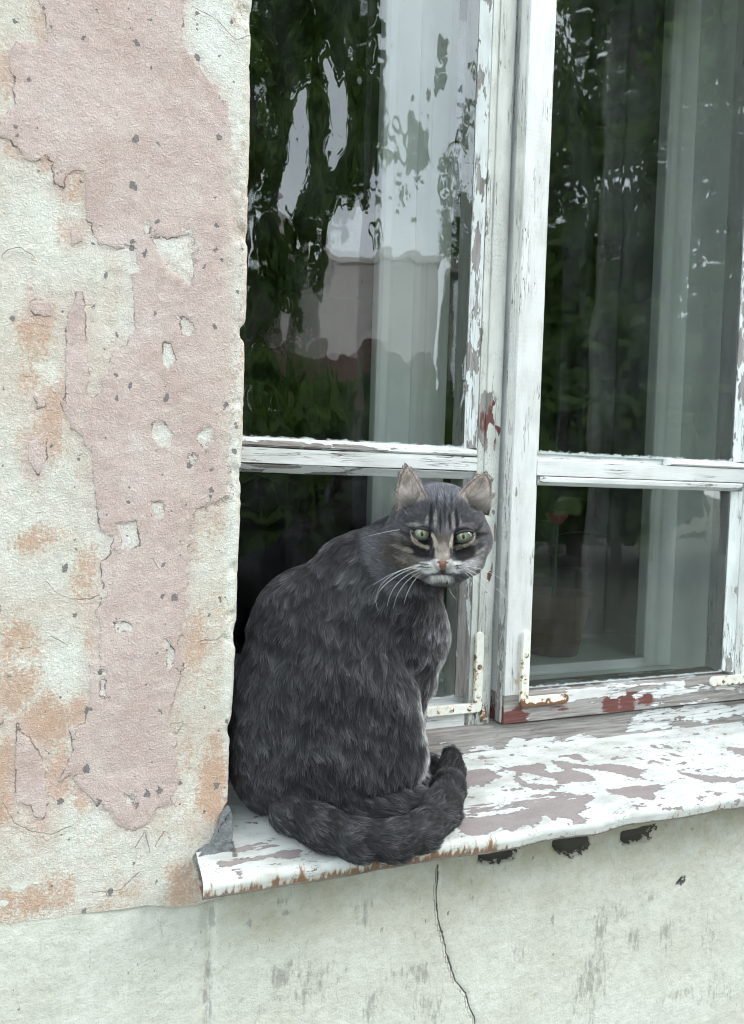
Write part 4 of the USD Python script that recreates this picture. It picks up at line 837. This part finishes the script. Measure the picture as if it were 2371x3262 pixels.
# coat colours: head markings in the head's own frame (u, v), painted in order: x, y, rx, ry, turn, colour, strength (map units of a sketch grid)
GREY = (.165, .163, .178); DK = (.020, .019, .021); CRM = (.44, .385, .32); WHT = (.70, .69, .68)
MARKS = [
 (820, 420, 330, 160, 0, (.20, .195, .22), .85), (600, 700, 250, 140, 0, (.085, .083, .092), .7), (1120, 720, 230, 160, 0, (.10, .098, .108), .6),
 (330, 1150, 190, 190, 0, (.10, .088, .078), .8), (470, 1270, 150, 100, 20, (.15, .13, .115), .7), (1230, 1180, 130, 230, 0, (.19, .185, .19), .8), (1250, 900, 110, 180, 0, (.15, .145, .155), .7),
 (690, 760, 16, 150, 4, DK, .75), (800, 800, 13, 110, 0, DK, .7), (850, 640, 12, 170, 0, DK, .5), (908, 790, 13, 100, -2, DK, .7), (990, 790, 17, 150, -6, DK, .7), (760, 560, 11, 120, 2, DK, .4), (930, 580, 11, 120, -2, DK, .4),
 (742, 770, 17, 95, 3, (.33, .31, .30), .75), (645, 790, 16, 60, 10, (.36, .33, .31), .7), (950, 790, 16, 95, -3, (.34, .32, .30), .75), (880, 850, 12, 60, 0, (.25, .22, .20), .6), (1040, 820, 18, 60, -14, (.36, .34, .34), .7),
 (540, 840, 95, 26, 10, (.36, .34, .33), .8), (1110, 840, 90, 26, -8, (.30, .28, .29), .7), (1180, 870, 50, 24, -20, (.30, .28, .29), .6),
 (590, 955, 150, 115, 8, DK, .85), (1070, 975, 140, 110, -8, DK, .85), (1250, 935, 80, 18, -4, DK, .75), (400, 930, 70, 26, 20, DK, .55),
 (560, 1135, 130, 62, 18, DK, .95), (1085, 1150, 110, 85, -24, (.026, .024, .025), .95), (430, 1060, 90, 30, 30, DK, .5), (1210, 1080, 60, 30, -20, (.04, .038, .04), .5),
 (440, 1120, 50, 22, 25, (.34, .28, .23), .7), (1190, 1030, 50, 22, -30, (.30, .27, .25), .6),
 (820, 1010, 70, 90, 0, (.12, .10, .085), .9), (822, 1160, 72, 95, 0, (.42, .36, .32), .95), (820, 1090, 60, 60, 0, (.28, .24, .21), .7),
 (478, 955, 15, 60, -8, CRM, 1), (515, 1020, 22, 42, -35, CRM, 1), (575, 1062, 52, 19, 28, CRM, 1), (648, 1085, 36, 22, 15, CRM, 1), (735, 1000, 20, 72, -22, CRM, 1), (742, 1050, 18, 40, 0, CRM, .9),
 (925, 1015, 17, 78, 10, CRM, 1), (915, 1060, 16, 30, 0, CRM, .9), (1000, 1085, 45, 22, -5, CRM, 1), (1075, 1068, 56, 17, -18, CRM, 1), (1150, 1015, 42, 20, -45, CRM, 1), (1188, 960, 14, 40, 0, CRM, .9),
 (690, 1080, 12, 50, 15, DK, .8), (965, 1075, 10, 40, -10, DK, .7), (715, 1150, 16, 60, 8, (.06, .05, .05), .8), (925, 1150, 14, 60, -8, (.07, .06, .06), .7),
 (650, 1320, 125, 62, 4, WHT, .9), (975, 1310, 110, 58, -6, WHT, .85), (740, 1300, 60, 70, 0, WHT, .9), (905, 1300, 55, 70, 0, WHT, .9), (800, 1455, 140, 46, 0, (.62, .61, .59), .95), (820, 1510, 110, 26, 0, (.12, .12, .12), .8),
 (590, 1275, 85, 9, 8, (.05, .045, .045), .8), (605, 1312, 80, 8, 4, (.06, .05, .05), .8), (610, 1345, 70, 7, -2, (.10, .09, .09), .6), (1030, 1290, 70, 9, -10, (.05, .045, .045), .8), (1040, 1325, 65, 8, -6, (.06, .05, .05), .8), (1045, 1358, 60, 7, 0, (.1, .09, .09), .6),
 (1150, 1290, 120, 70, -20, (.44, .43, .43), .75), (1260, 1120, 60, 16, -35, (.36, .34, .33), .7), (1230, 1200, 70, 16, -30, (.36, .34, .33), .7), (330, 1090, 80, 16, 25, (.30, .27, .25), .6), (300, 940, 70, 18, 10, (.24, .23, .235), .6), (360, 1230, 80, 16, 30, (.30, .27, .25), .6), (480, 1380, 120, 60, 20, (.20, .18, .165), .6),
 (822, 1378, 7, 30, 0, (.04, .03, .03), .9), (812, 1402, 105, 9, 0, (.02, .015, .015), 1), (720, 1392, 30, 7, 12, (.05, .04, .04), .7), (900, 1392, 30, 7, -12, (.05, .04, .04), .7)]
def head_colour(u, v, f, base):
    kf = 1.012 / (1 - f * HS / .803)          # nearer parts stand larger before the viewer
    X, Y = (u * kf + 149.3) * 5.155, (178.5 - v * kf) * 5.155
    nz = meshkit.fbm(np.stack([u / 14, v / 14, u * 0], -1), 2, 77)[:, None] - .5
    c = base.copy()
    for x, y, rx, ry, rot, col, s in MARKS:
        a = math.radians(rot); dx, dy = X - x, Y - y
        p, q = (dx * math.cos(a) + dy * math.sin(a)) / rx, (-dx * math.sin(a) + dy * math.cos(a)) / ry
        w = np.clip((1.35 - np.sqrt(p * p + q * q) + nz[:, 0] * .4) / .42, 0, 1) * min(1.0, s * 1.2)
        col = np.array(col) * (1.3 if max(col) > .07 else 1.0)
        c = c * (1 - w[:, None]) + np.array(col) * w[:, None]
    return c
def ear_dist(p):
    u, v, f = to_head(p); best = np.full(len(p), 1e3); inn = np.zeros(len(p))
    for e in EARS:
        pg = Polygon(e['rim'] + [e['mid']]).buffer(1.0)
        ins = shapely.contains_xy(pg.buffer(3), u, v) & (f > -70)
        d_ = shapely.distance(shapely.points(np.stack([u, v], 1)), LineString(e['rim']))
        best = np.where(ins, np.minimum(best, d_), best); inn = np.maximum(inn, ins * 1.0)
    return inn, best
tail_pts = np.array([t_[0] for t_ in TAIL]); tail_s = np.concatenate([[0], np.cumsum(np.linalg.norm(np.diff(tail_pts, axis=0), axis=1))])
def tail_param(p):
    bd, bs = np.full(len(p), 9.0), np.zeros(len(p))
    for i in range(len(TAIL) - 1):
        a, b = tail_pts[i], tail_pts[i + 1]; ab = b - a; t_ = np.clip((p - a) @ ab / (ab @ ab), 0, 1)
        dd = np.linalg.norm(p - a - t_[:, None] * ab, axis=1); m = dd < bd; bd = np.where(m, dd, bd); bs = np.where(m, tail_s[i] + t_ * np.linalg.norm(ab), bs)
    return bd, bs / tail_s[-1]
def coat(p, nrm):
    """base colour of the coat at skin points"""
    u, v, f = to_head(p)
    ishead = np.clip((f + 60) / 40, 0, 1) * (np.hypot(u, v) < 165) * (v > -135)
    base = np.full((len(p), 3), (.068, .0665, .071))
    n1 = meshkit.fbm(p * np.array([38, 38, 26]), 3, 51)[:, None]; base = base * (.25 + 1.5 * n1)
    # faint broken stripes over the back and haunch
    wv = np.sin((p[:, 2] * 1.0 + .55 * p[:, 0] + .02 * meshkit.fbm(p * 30, 2, 52)) * 2 * np.pi / .030)
    base *= (1 + .22 * wv)[:, None]
    # paler chest and foreleg, white fringe of the belly
    leg = np.clip((p[:, 0] - .335) / .04, 0, 1) * np.clip((1.52 - p[:, 2]) / .05, 0, 1)
    base = base * (1 + .9 * leg[:, None]); base += leg[:, None] * np.array([.012, .008, .005])
    fr = np.clip((nrm @ np.array([.92, .30, -.1]) - .35) / .35, 0, 1) * np.clip((p[:, 0] - .318) / .02, 0, 1) * np.clip((1.475 - p[:, 2]) / .04, 0, 1)
    base = base * (1 - fr[:, None]) + np.array([.50, .49, .49]) * fr[:, None]
    wb = np.clip((1.35 - np.linalg.norm((p - np.array([.362, .030, 1.292])) / np.array([.020, .05, .030]), axis=1)) / .5, 0, 1)
    base = base * (1 - wb[:, None]) + np.array([.52, .51, .51]) * wb[:, None]
    bd, s = tail_param(p); tw = np.clip((.034 - bd) / .006, 0, 1) * (s > .02)
    ring = .5 + .5 * np.sin(s * 2 * np.pi * 8.5 + .6); ring = np.clip((ring - .35) * 2.2, 0, 1)
    tc_ = (np.array([.042, .041, .043]) * (1 - ring[:, None]) + np.array([.078, .076, .080]) * ring[:, None]); tc_ = np.where((s > .9)[:, None], (.030, .029, .031), tc_)
    base = base * (1 - tw[:, None]) + tc_ * tw[:, None]
    hb = np.full((len(p), 3), GREY); hc = head_colour(u, v, f, hb)
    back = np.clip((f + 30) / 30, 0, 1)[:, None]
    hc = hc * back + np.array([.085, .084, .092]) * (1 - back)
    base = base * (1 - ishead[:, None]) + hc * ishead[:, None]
    inn, ed = ear_dist(p)
    facing = (nrm @ EF > .05)
    earc = np.where((ed < 2.2)[:, None], (.27, .20, .17), (.66, .56, .51))
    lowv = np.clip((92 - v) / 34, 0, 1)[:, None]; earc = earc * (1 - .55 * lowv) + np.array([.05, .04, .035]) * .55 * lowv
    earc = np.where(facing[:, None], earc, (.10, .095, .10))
    k = (inn * (v > 40))[:, None]
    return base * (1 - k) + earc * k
cat = thing('cat', 'grey tabby cat sitting on the window sill, head turned to the viewer', 'cat')
g = Graph()
b = g.n('principled_bsdf', base_color=g.attr('coat', 'color'), roughness=0.8, specular_ior_level=0.1)
M_SKIN = g.make('cat_skin', b + '.BSDF')
CN = trimesh.Trimesh(CV, CF, process=False).vertex_normals
put('body', (CV, CF), M_SKIN, cat, True, {'coat': coat(CV, CN) * .55})  # skin colour dimmed to paint deeper shade beneath the fur

# fur
rng = np.random.default_rng(11)
tri = CV[CF]; fn = np.cross(tri[:, 1] - tri[:, 0], tri[:, 2] - tri[:, 0]); area = np.linalg.norm(fn, axis=1) / 2; fn = fn / (2 * area[:, None] + 1e-15)
cen = tri.mean(1); toc = EYE - cen; toc /= np.linalg.norm(toc, axis=1)[:, None]
uu, vv_, ff_ = to_head(cen)
hw = (np.hypot(uu, vv_) < 165) & (ff_ > -70) & (vv_ > -135)
dens = area * np.where((fn * toc).sum(1) > -.25, 1.0, .22) * np.where(hw, 2.6, 1.0)
dens[cen[:, 0] < .1605] *= .2
NH = 165000
fi = rng.choice(len(CF), NH, p=dens / dens.sum())
r1, r2 = rng.random(NH), rng.random(NH); sq = np.sqrt(r1)
root = (1 - sq)[:, None] * tri[fi, 0] + (sq * (1 - r2))[:, None] * tri[fi, 1] + (sq * r2)[:, None] * tri[fi, 2]
nrm = CN[CF[fi]].mean(1); nrm /= np.linalg.norm(nrm, axis=1)[:, None]
u, v, f = to_head(root)
keep = np.ones(NH, bool)
for i in range(2):
    c, ev, _, _, lr, lu = eye_axes(i); r = EYES[i][1]; qd = root - c
    el = np.arctan2(qd @ lu, qd @ ev)
    keep &= ~((np.linalg.norm(qd, axis=1) < (r + 6) * HS) & (el > LID_LOW - .06) & (el < LID_UP + .06))
keep &= ~((np.hypot((u - 10) / 14, (v + 63.5) / 8) < 1) & (f > 60))
root, nrm, u, v, f = root[keep], nrm[keep], u[keep], v[keep], f[keep]; n_ = len(root)
wsum = np.zeros((n_, 3)); 
for pr in prims[:NB]:
    fv = pr[-1]; fv = fv / np.linalg.norm(fv)
    w = np.exp(-np.clip(pd(pr, root[:, 0], root[:, 1], root[:, 2]), -.03, .2) / .010)
    wsum += w[:, None] * fv
headw = np.clip((f + 75) / 45, 0, 1) * (np.hypot(u, v) < 170) * (v > -140)
nose = hd(10, -52, 120)
hf = root - nose; hf /= np.linalg.norm(hf, axis=1)[:, None]
wsum /= np.linalg.norm(wsum, axis=1)[:, None] + 1e-9
flow = wsum * (1 - headw[:, None]) + hf * headw[:, None]
inn, ed = ear_dist(root); earm = (inn > 0) & (v > 40)
flow = np.where(earm[:, None], np.where((u < 0)[:, None], .5 * ER + .8 * EU, -.5 * ER + .8 * EU), flow)
def tang(fl): 
    fl = fl - nrm * (fl * nrm).sum(1)[:, None]; return fl / (np.linalg.norm(fl, axis=1)[:, None] + 1e-9)
flow = tang(flow); side = np.cross(nrm, flow)
cl1 = meshkit.fbm(root * 75, 2, 55) - .5; cl2 = meshkit.fbm(root * 190, 2, 56) - .5
ang = cl1 * 2.4 * (1 - .75 * headw) + cl2 * 1.8 * (1 - .6 * headw) + rng.normal(0, .13, n_)
flow = flow * np.cos(ang)[:, None] + side * np.sin(ang)[:, None]
nd = np.linalg.norm(root - nose, axis=1)
L = .0115 + .005 * meshkit.fbm(root * 40, 2, 57)
rim = np.clip((root[:, 0] - .33) / .05, 0, 1) * np.clip((1.47 - root[:, 2]) / .05, 0, 1); L = L * (1 + .25 * rim)
bd, s = tail_param(root); L = np.where(bd < .032, .0095, L)
Lh = np.clip(.0022 + (nd - .012) * .085, .0022, .0060) + .0055 * np.clip((np.hypot(u - 5, v * 1.05) - 88) / 30, 0, 1)
for (cu, cv, cf), r in EYES:
    de = np.hypot(u - cu, v - cv); Lh = np.minimum(Lh, .0016 + np.clip(de - r * .6, 0, 60) * .00009)
L = L * (1 - headw) + Lh * headw
L = np.where(earm, np.where((nrm @ EF > .05) & (ed > 7), .0052, .0022), L) * rng.uniform(.7, 1.15, n_)
lift = np.clip(.33 + .5 * (meshkit.fbm(root * 90, 2, 58) - .5) + rng.normal(0, .08, n_), .12, .8) * (1 - .25 * headw)
KP = 5; t_ = np.linspace(0, 1, KP)[None, :, None]
dirv = flow * np.cos(lift)[:, None] + nrm * np.sin(lift)[:, None]
pts = root[:, None] + dirv[:, None] * L[:, None, None] * t_ - nrm[:, None] * (L * np.sin(lift) * .45)[:, None, None] * t_ ** 2 - np.array([0, 0, 1.0]) * (L * .10)[:, None, None] * t_ ** 2
pts[..., 2] = np.maximum(pts[..., 2], 1.2462 + .1807 * pts[..., 1])
pts[..., 0] = np.where((pts[..., 1] > .0) & (pts[..., 0] < .1575), .1575, pts[..., 0])
gi = rng.choice(n_, 20000, replace=False); _, near_g = cKDTree(root[gi]).query(root); gsel = gi[near_g]
pull = (.36 * (1 - headw) + .15 * headw)[:, None, None] * t_ ** 1.6
pts = pts + (pts[gsel][:, -1:, :] - pts[:, -1:, :]) * pull * np.where(earm, .3, 1.0)[:, None, None]
gbr = np.exp(rng.normal(0, .36, n_))[gsel]
base = coat(root + dirv * (L * .55 * headw)[:, None], nrm)
clump = meshkit.fbm(root * np.array([170, 170, 120]), 2, 59)
br = (.75 + .5 * rng.random(n_)) * np.where(headw > .5, .5 + .5 * gbr, (.25 + 1.4 * clump) * gbr)
tipl = np.where((rng.random(n_) < .30), 2.7, 1.2) * (1 - .30 * headw)
grad = np.linspace(.35, 1.0, KP)[None, :]  # dark roots, bright tips: coat banding plus painted shade and highlights
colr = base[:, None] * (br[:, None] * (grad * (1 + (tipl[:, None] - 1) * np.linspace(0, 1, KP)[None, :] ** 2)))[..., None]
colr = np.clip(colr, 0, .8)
wid = np.where(headw > .5, .00024, .00029)[:, None] * np.linspace(1, .30, KP)[None, :]
tp_, tc2 = [], []
for e, (ba, bb), aim in zip(EARS, (((-34, 62), (-78, 50)), ((58, 68), (104, 42))), ((-.55, 1.0), (.75, .85))):
    for k in range(260):
        w_ = rng.random(); u0 = ba[0] * (1 - w_) + bb[0] * w_ + rng.normal(0, 2.5); v0 = ba[1] * (1 - w_) + bb[1] * w_ + rng.normal(0, 3.5) + 4
        an = rng.normal(0, .30) + (.35 * (w_ - .5) * (-1 if u0 < 10 else 1)); ca, sa = math.cos(an), math.sin(an); dx, dy = aim[0] * ca - aim[1] * sa, aim[0] * sa + aim[1] * ca
        ln = rng.uniform(16, 44); q0 = hd(u0, v0, (46 if u0 < 0 else 40) - 26 * w_)
        tt = np.linspace(0, 1, KP)
        tp_.append([q0 + HS * ln * (t * (dx * ER + dy * EU) + (.45 * t - .5 * t * t) * EF) for t in tt]); cc_ = np.array((.55, .50, .46)) * rng.uniform(.5, 1.15)
        tc2.append([cc_ * (.55 + .45 * t) for t in tt])
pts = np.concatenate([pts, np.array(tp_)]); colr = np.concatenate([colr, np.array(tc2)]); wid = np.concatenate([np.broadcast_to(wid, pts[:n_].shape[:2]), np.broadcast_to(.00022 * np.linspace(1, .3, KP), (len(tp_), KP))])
def curves(name, pts, wid, cols, mat, parent, kind=None):
    n, k = pts.shape[:2]
    c = UsdGeom.BasisCurves.Define(stage, path_of(name, parent)); c.CreateTypeAttr('linear')
    c.CreatePointsAttr(Vt.Vec3fArray.FromNumpy(pts.reshape(-1, 3).astype(np.float32))); c.CreateCurveVertexCountsAttr(Vt.IntArray.FromNumpy(np.full(n, k, np.int32)))
    c.CreateWidthsAttr(Vt.FloatArray.FromNumpy(np.broadcast_to(wid, (n, k)).ravel().astype(np.float32))); c.SetWidthsInterpolation('vertex')
    UsdGeom.PrimvarsAPI(c).CreatePrimvar('coat', T.Color3fArray, 'vertex').Set(Vt.Vec3fArray.FromNumpy(np.broadcast_to(cols, (n, k, 3)).reshape(-1, 3).astype(np.float32)))
    UsdShade.MaterialBindingAPI.Apply(c.GetPrim()).Bind(mat); say(c.GetPrim(), kind=kind); return c
g = Graph()
b = g.n('principled_bsdf', base_color=g.attr('coat', 'color'), roughness=0.55, specular_ior_level=0.35)
tl = g.n('translucent_bsdf', color=g.attr('coat', 'color'))
M_FUR = g.make('cat_fur', g.n('mix_closure', fac=0.25, closure1=b + '.BSDF', closure2=tl + '.BSDF') + '.closure')
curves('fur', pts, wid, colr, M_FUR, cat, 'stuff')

# eyes, lids, nose, whiskers, collar
g = Graph()
rad, pup = g.attr('iris'), g.attr('pupil')
iris = g.mix(g.noise(g.pos(), 900, 3, .6), (0.06, 0.074, 0.052), (0.125, 0.145, 0.105))
iris = g.mix(g.step(rad, .35, .62), g.mix(.5, iris, (0.20, 0.21, 0.09)), iris)
iris = g.mix(g.step(rad, .80, 1.0), iris, (0.02, 0.022, 0.018))
iris = g.mix(g.step(pup, 1.12, .95), iris, (0.004, 0.004, 0.004))
b = g.n('principled_bsdf', base_color=iris, roughness=0.06, specular_ior_level=0.5, coat_weight=0.6)
M_EYE = g.make('cat_eye', b + '.BSDF')
M_LID = plain('cat_eyelid', (0.016, 0.014, 0.014), 0.55, .2, 300, .4)
for i, ((cu, cv, cf), r) in enumerate(EYES):
    c = hd(cu, cv, cf); view = EYE - c; view /= np.linalg.norm(view)
    s_ = trimesh.creation.icosphere(5, 1.0); d_ = s_.vertices
    ev = view; er_ = ER - ev * (ER @ ev); er_ /= np.linalg.norm(er_); eu_ = np.cross(ev, er_)
    a, b_, fw = d_ @ er_, d_ @ eu_, d_ @ ev
    rr_ = np.hypot(a, b_) + (fw < 0) * 2
    e_p = put('eye', trimesh.Trimesh(c + d_ * (r - .5) * HS, s_.faces, process=False), M_EYE, cat, True, {'iris': rr_ / .80, 'pupil': np.hypot(a / .155, (b_ - .02) / .36) + (fw < 0) * 9})
    # dark rims of the lids: narrow bands on a slightly larger ball along the almond opening
    _, _, _, _, lr, lu = eye_axes(i)
    for edge, sg in ((LID_UP, 1), (LID_LOW, -1)):
        P_ = []
        for t__, rr2 in ((-.10, .3), (-.06, 2.0), (.03, 3.2), (.13, 3.4), (.17, 2.0)):
            el = edge + sg * t__
            P_.append([c + (r + rr2) * HS * (lr * math.sin(p_) + (lu * math.sin(el) + ev * math.cos(el)) * math.cos(p_)) for p_ in np.linspace(-1.45, 1.45, 36)])
        P_ = np.array(P_); P_ = P_ if sg > 0 else P_[::-1]
        put('eyelid', sheet(P_), M_LID, e_p, True)
g = Graph()
b = g.n('principled_bsdf', base_color=g.mix(g.noise(g.pos(), 700, 3, .6), (0.11, 0.045, 0.034), (0.17, 0.075, 0.058)), roughness=0.42, normal=g.bump(g.noise(g.pos(), 1400, 2, .5), .5, .0004))
M_NOSE = g.make('cat_nose', b + '.BSDF')
ns = trimesh.creation.icosphere(4, 1.0); q = ns.vertices.copy()
wv_ = .30 + .70 * np.clip((q[:, 1] + 1) / 1.7, 0, 1) ** .8
loc = np.stack([10 + q[:, 0] * 18 * wv_, -64.5 + q[:, 1] * 11 - 2.5 * (np.abs(q[:, 0]) < .25), 117 + q[:, 2] * 12 - 6 * np.abs(q[:, 0]) ** 1.5 + q[:, 1] * 4], 1)
for sgn in (-1, 1):
    dn = np.hypot((loc[:, 0] - 10 - sgn * 9.5) / 3.6, (loc[:, 1] + 64.5) / 3.0); loc[:, 2] -= 5 * np.clip(1.2 - dn, 0, 1) * (q[:, 2] > 0)
put('nose', trimesh.Trimesh(H0 + HS * (loc[:, :1] * ER + loc[:, 1:2] * EU + loc[:, 2:] * EF), ns.faces, process=False), M_NOSE, cat, True)
M_WHISK = plain('whisker', (0.75, 0.75, 0.75), 0.4, .05, 100)
def tubev(P, r):
    P = np.array(P); k = len(P); tn = np.gradient(P, axis=0); tn /= np.linalg.norm(tn, axis=1)[:, None]
    a = np.cross(tn, EF); a /= np.linalg.norm(a, axis=1)[:, None]; b = np.cross(tn, a); an = np.linspace(0, 2 * np.pi, 6)[:-1]
    r = np.linspace(r, r * .35, k)
    V = P[:, None] + r[:, None, None] * (np.cos(an)[None, :, None] * a[:, None] + np.sin(an)[None, :, None] * b[:, None])
    i = np.arange(k * 5).reshape(k, 5); j = np.roll(i, -1, 1)
    return V.reshape(-1, 3), np.stack([i[:-1], j[:-1], j[1:], i[1:]], -1).reshape(-1, 4)
WH = [[(-40, -72), (-85, -88), (-120, -115), (-130, -145)], [(-38, -78), (-80, -92), (-118, -122), (-133, -150), (-128, -176)], [(-36, -82), (-70, -98), (-96, -128), (-108, -165)], [(-34, -86), (-62, -105), (-84, -135), (-96, -172)], [(-32, -90), (-52, -110), (-66, -138), (-72, -160)], [(-36, -75), (-78, -84), (-112, -100), (-140, -118)],
      [(58, -74), (95, -82), (130, -100), (165, -125)], [(58, -80), (90, -96), (122, -122), (150, -150)], [(56, -84), (86, -106), (112, -140), (128, -170)], [(56, -88), (78, -112), (98, -150), (108, -190)], [(-70, 8), (-110, 2), (-150, -8)], [(20, -110), (26, -130), (40, -150)]]
from scipy.interpolate import CubicSpline
for k, w_ in enumerate(WH):
    w_ = np.array(w_, float); tt = np.linspace(0, 1, len(w_)); uvp = CubicSpline(tt, w_)(np.linspace(0, 1, 16))
    fz = np.linspace(96 if k < 10 else 60, 96 - 35 + 8 * (k % 3), 16)
    put('whisker', tubev([hd(a * .97, b_ * .93, c_) for (a, b_), c_ in zip(uvp, fz)], .00020), M_WHISK, cat, True)
M_COLLAR = plain('collar', (0.012, 0.013, 0.016), 0.5, .2, 200)
ring = []
cc, axn = np.array([.3440, .0330, 1.4960]), np.array([.10, .12, .98]); axn /= np.linalg.norm(axn)
e1 = np.cross(axn, [0, 0, 1.0]); e1 /= np.linalg.norm(e1); e2 = np.cross(axn, e1)
for a in np.linspace(0, 2 * np.pi, 49):
    c = cc + .0500 * (math.cos(a) * e1 + math.sin(a) * e2); n_r = math.cos(a) * e1 + math.sin(a) * e2
    ring.append([c + axn * .005 - n_r * .0015, c + axn * .005 + n_r * .0015, c - axn * .005 + n_r * .0015, c - axn * .005 - n_r * .0015, c + axn * .005 - n_r * .0015])
put('collar', sheet(np.array(ring)), M_COLLAR, cat, 30)

# ------------------------------------------------------------------ the yard in front of the house, seen in the panes
say(stage.GetPrimAtPath(put('ground', sheet(np.stack([*np.meshgrid(np.linspace(-120, 120, 40), np.linspace(-160, .0, 40)), np.zeros((40, 40))], -1)), plain('yard_ground', (0.10, 0.10, 0.07), .95, .3, 2.0), None)), 'grassy yard in front of the house', kind='structure')
g = Graph(); tc = g.n('object_info'); n = g.noise(g.pos(), 1.3, 3, .6)
lc = g.mix(n, (0.035, 0.07, 0.014), (0.12, 0.19, 0.035))
b = g.n('principled_bsdf', base_color=lc, roughness=.6, specular_ior_level=.25); tl = g.n('translucent_bsdf', color=lc)
M_LEAF = g.make('leaves', g.n('mix_closure', fac=.35, closure1=b + '.BSDF', closure2=tl + '.BSDF') + '.closure')
M_BARK = plain('bark', (0.06, 0.048, 0.036), .9, .3, 8)
def tree(x, y, h, r, seed, label, nl=8000):
    rg = np.random.default_rng(seed); t = thing('tree', label, 'tree', (x, y, 0))
    tr = trimesh.creation.cone(.05 * r + .12, h * .92, sections=12); put('trunk', tr, M_BARK, t, 30)
    limbs = [rod((0, 0, h * a), (math.cos(b_) * r * .6, math.sin(b_) * r * .6, h * (a + .16)), .05) for a, b_ in zip(np.linspace(.25, .75, 9), rg.uniform(0, 6.28, 9))]
    put('limbs', trimesh.util.concatenate(limbs), M_BARK, t, False, kind='stuff')
    cl_ = rg.uniform(0, 1, (60, 3)); zz = h * (.18 + .82 * cl_[:, 0]); prof_ = r * np.sin(np.pi * np.clip(.15 + .85 * cl_[:, 0], 0, 1)) ** .6 * (.5 + .6 * cl_[:, 2]) * .8
    cen_ = np.stack([np.cos(cl_[:, 1] * 6.283) * prof_, np.sin(cl_[:, 1] * 6.283) * prof_, zz], 1)
    ci = rg.integers(0, 60, nl); p = cen_[ci] + rg.normal(0, .33, (nl, 3)) * np.array([1, 1, .7]) * (r * .38)
    a = rg.normal(size=(nl, 3)); a /= np.linalg.norm(a, axis=1)[:, None]; b_ = np.cross(a, rg.normal(size=(nl, 3))); b_ /= np.linalg.norm(b_, axis=1)[:, None]
    s = rg.uniform(.10, .24, nl)[:, None]
    V = np.stack([p - a * s, p + b_ * s * .55, p + a * s, p - b_ * s * .55], 1).reshape(-1, 3); i = np.arange(nl * 4).reshape(nl, 4)
    put('crown', (V, i), M_LEAF, t, False, kind='stuff')
TREES = [(1.9, -9.5, 12.5, 2.0, 'slim green tree left of the pale house in the pane'), (3.0, -17.0, 15.5, 3.0, 'tall dark tree behind the pale house'), (12.3, -12.5, 14.5, 3.3, 'dense dark tree filling the right pane'),
         (15.5, -13.5, 14.0, 3.6, 'wide dark tree at the far right of the yard'), (9.4, -10.5, 4.6, 2.2, 'low bushy tree right of the pale house'), (-7.5, -16.0, 8.0, 2.6, 'tree at the left side of the yard'),
         (19.5, -11.0, 14.0, 3.6, 'outermost tree at the right of the yard'), (-14., -15.0, 9.0, 3.0, 'outermost tree at the left of the yard'), (12.5, -8.0, 8.0, 2.3, 'bushy tree close to the house wall at the right'),
         (8.0, -26.0, 9.0, 4.0, 'distant tree beyond the pale house'), (2.4, -6.0, 2.3, 1.3, 'low round bush nearest the window'), (4.2, -7.5, 2.4, 1.5, 'low round bush before the porch of the pale house'), (10.6, -13.5, 6.5, 2.6, 'small tree under the dense dark tree'), (14.0, -18.0, 16.0, 4.2, 'tallest tree, behind the dense dark tree')]
for k, (x, y, h, r, lb) in enumerate(TREES): tree(x, y, h, r, 100 + k, lb)
nh = thing('neighbour_house', 'pale pinkish house with brown porch roof across the yard', 'house', (0, 0, 0))
M_NH = plain('neighbour_render', (0.70, 0.62, 0.58), .9, .12, 2); M_NR = plain('roof_tiles', (0.12, 0.065, 0.045), .85, .3, 4); M_ND = plain('dark_window', (0.03, 0.032, 0.035), .25, .2, 2)
put('wall', box(4.6, 8.2, -20, -14.6, 0, 6.2), M_NH, nh)
put('wall', box(4.4, 7.2, -14.55, -13.2, 0, 3.3), M_NH, nh)
put('roof', trimesh.Trimesh(*[np.array([(4.2, -12.8, 3.32), (7.4, -12.8, 3.32), (7.4, -14.58, 4.25), (4.2, -14.58, 4.25), (4.2, -12.8, 3.2), (7.4, -12.8, 3.2), (7.4, -14.58, 3.6), (4.2, -14.58, 3.6)]), np.array([(0, 1, 2), (0, 2, 3), (4, 6, 5), (4, 7, 6), (0, 4, 5), (0, 5, 1), (1, 5, 6), (1, 6, 2), (0, 3, 7), (0, 7, 4), (3, 2, 6), (3, 6, 7)])], process=False), M_NR, nh)
put('roof', box(4.3, 8.5, -20.2, -14.4, 6.22, 6.5), M_NH, nh)
for x0 in (4.9, 6.1): put('window', box(x0, x0 + .7, -13.24, -13.17, .9, 2.6), M_ND, nh)
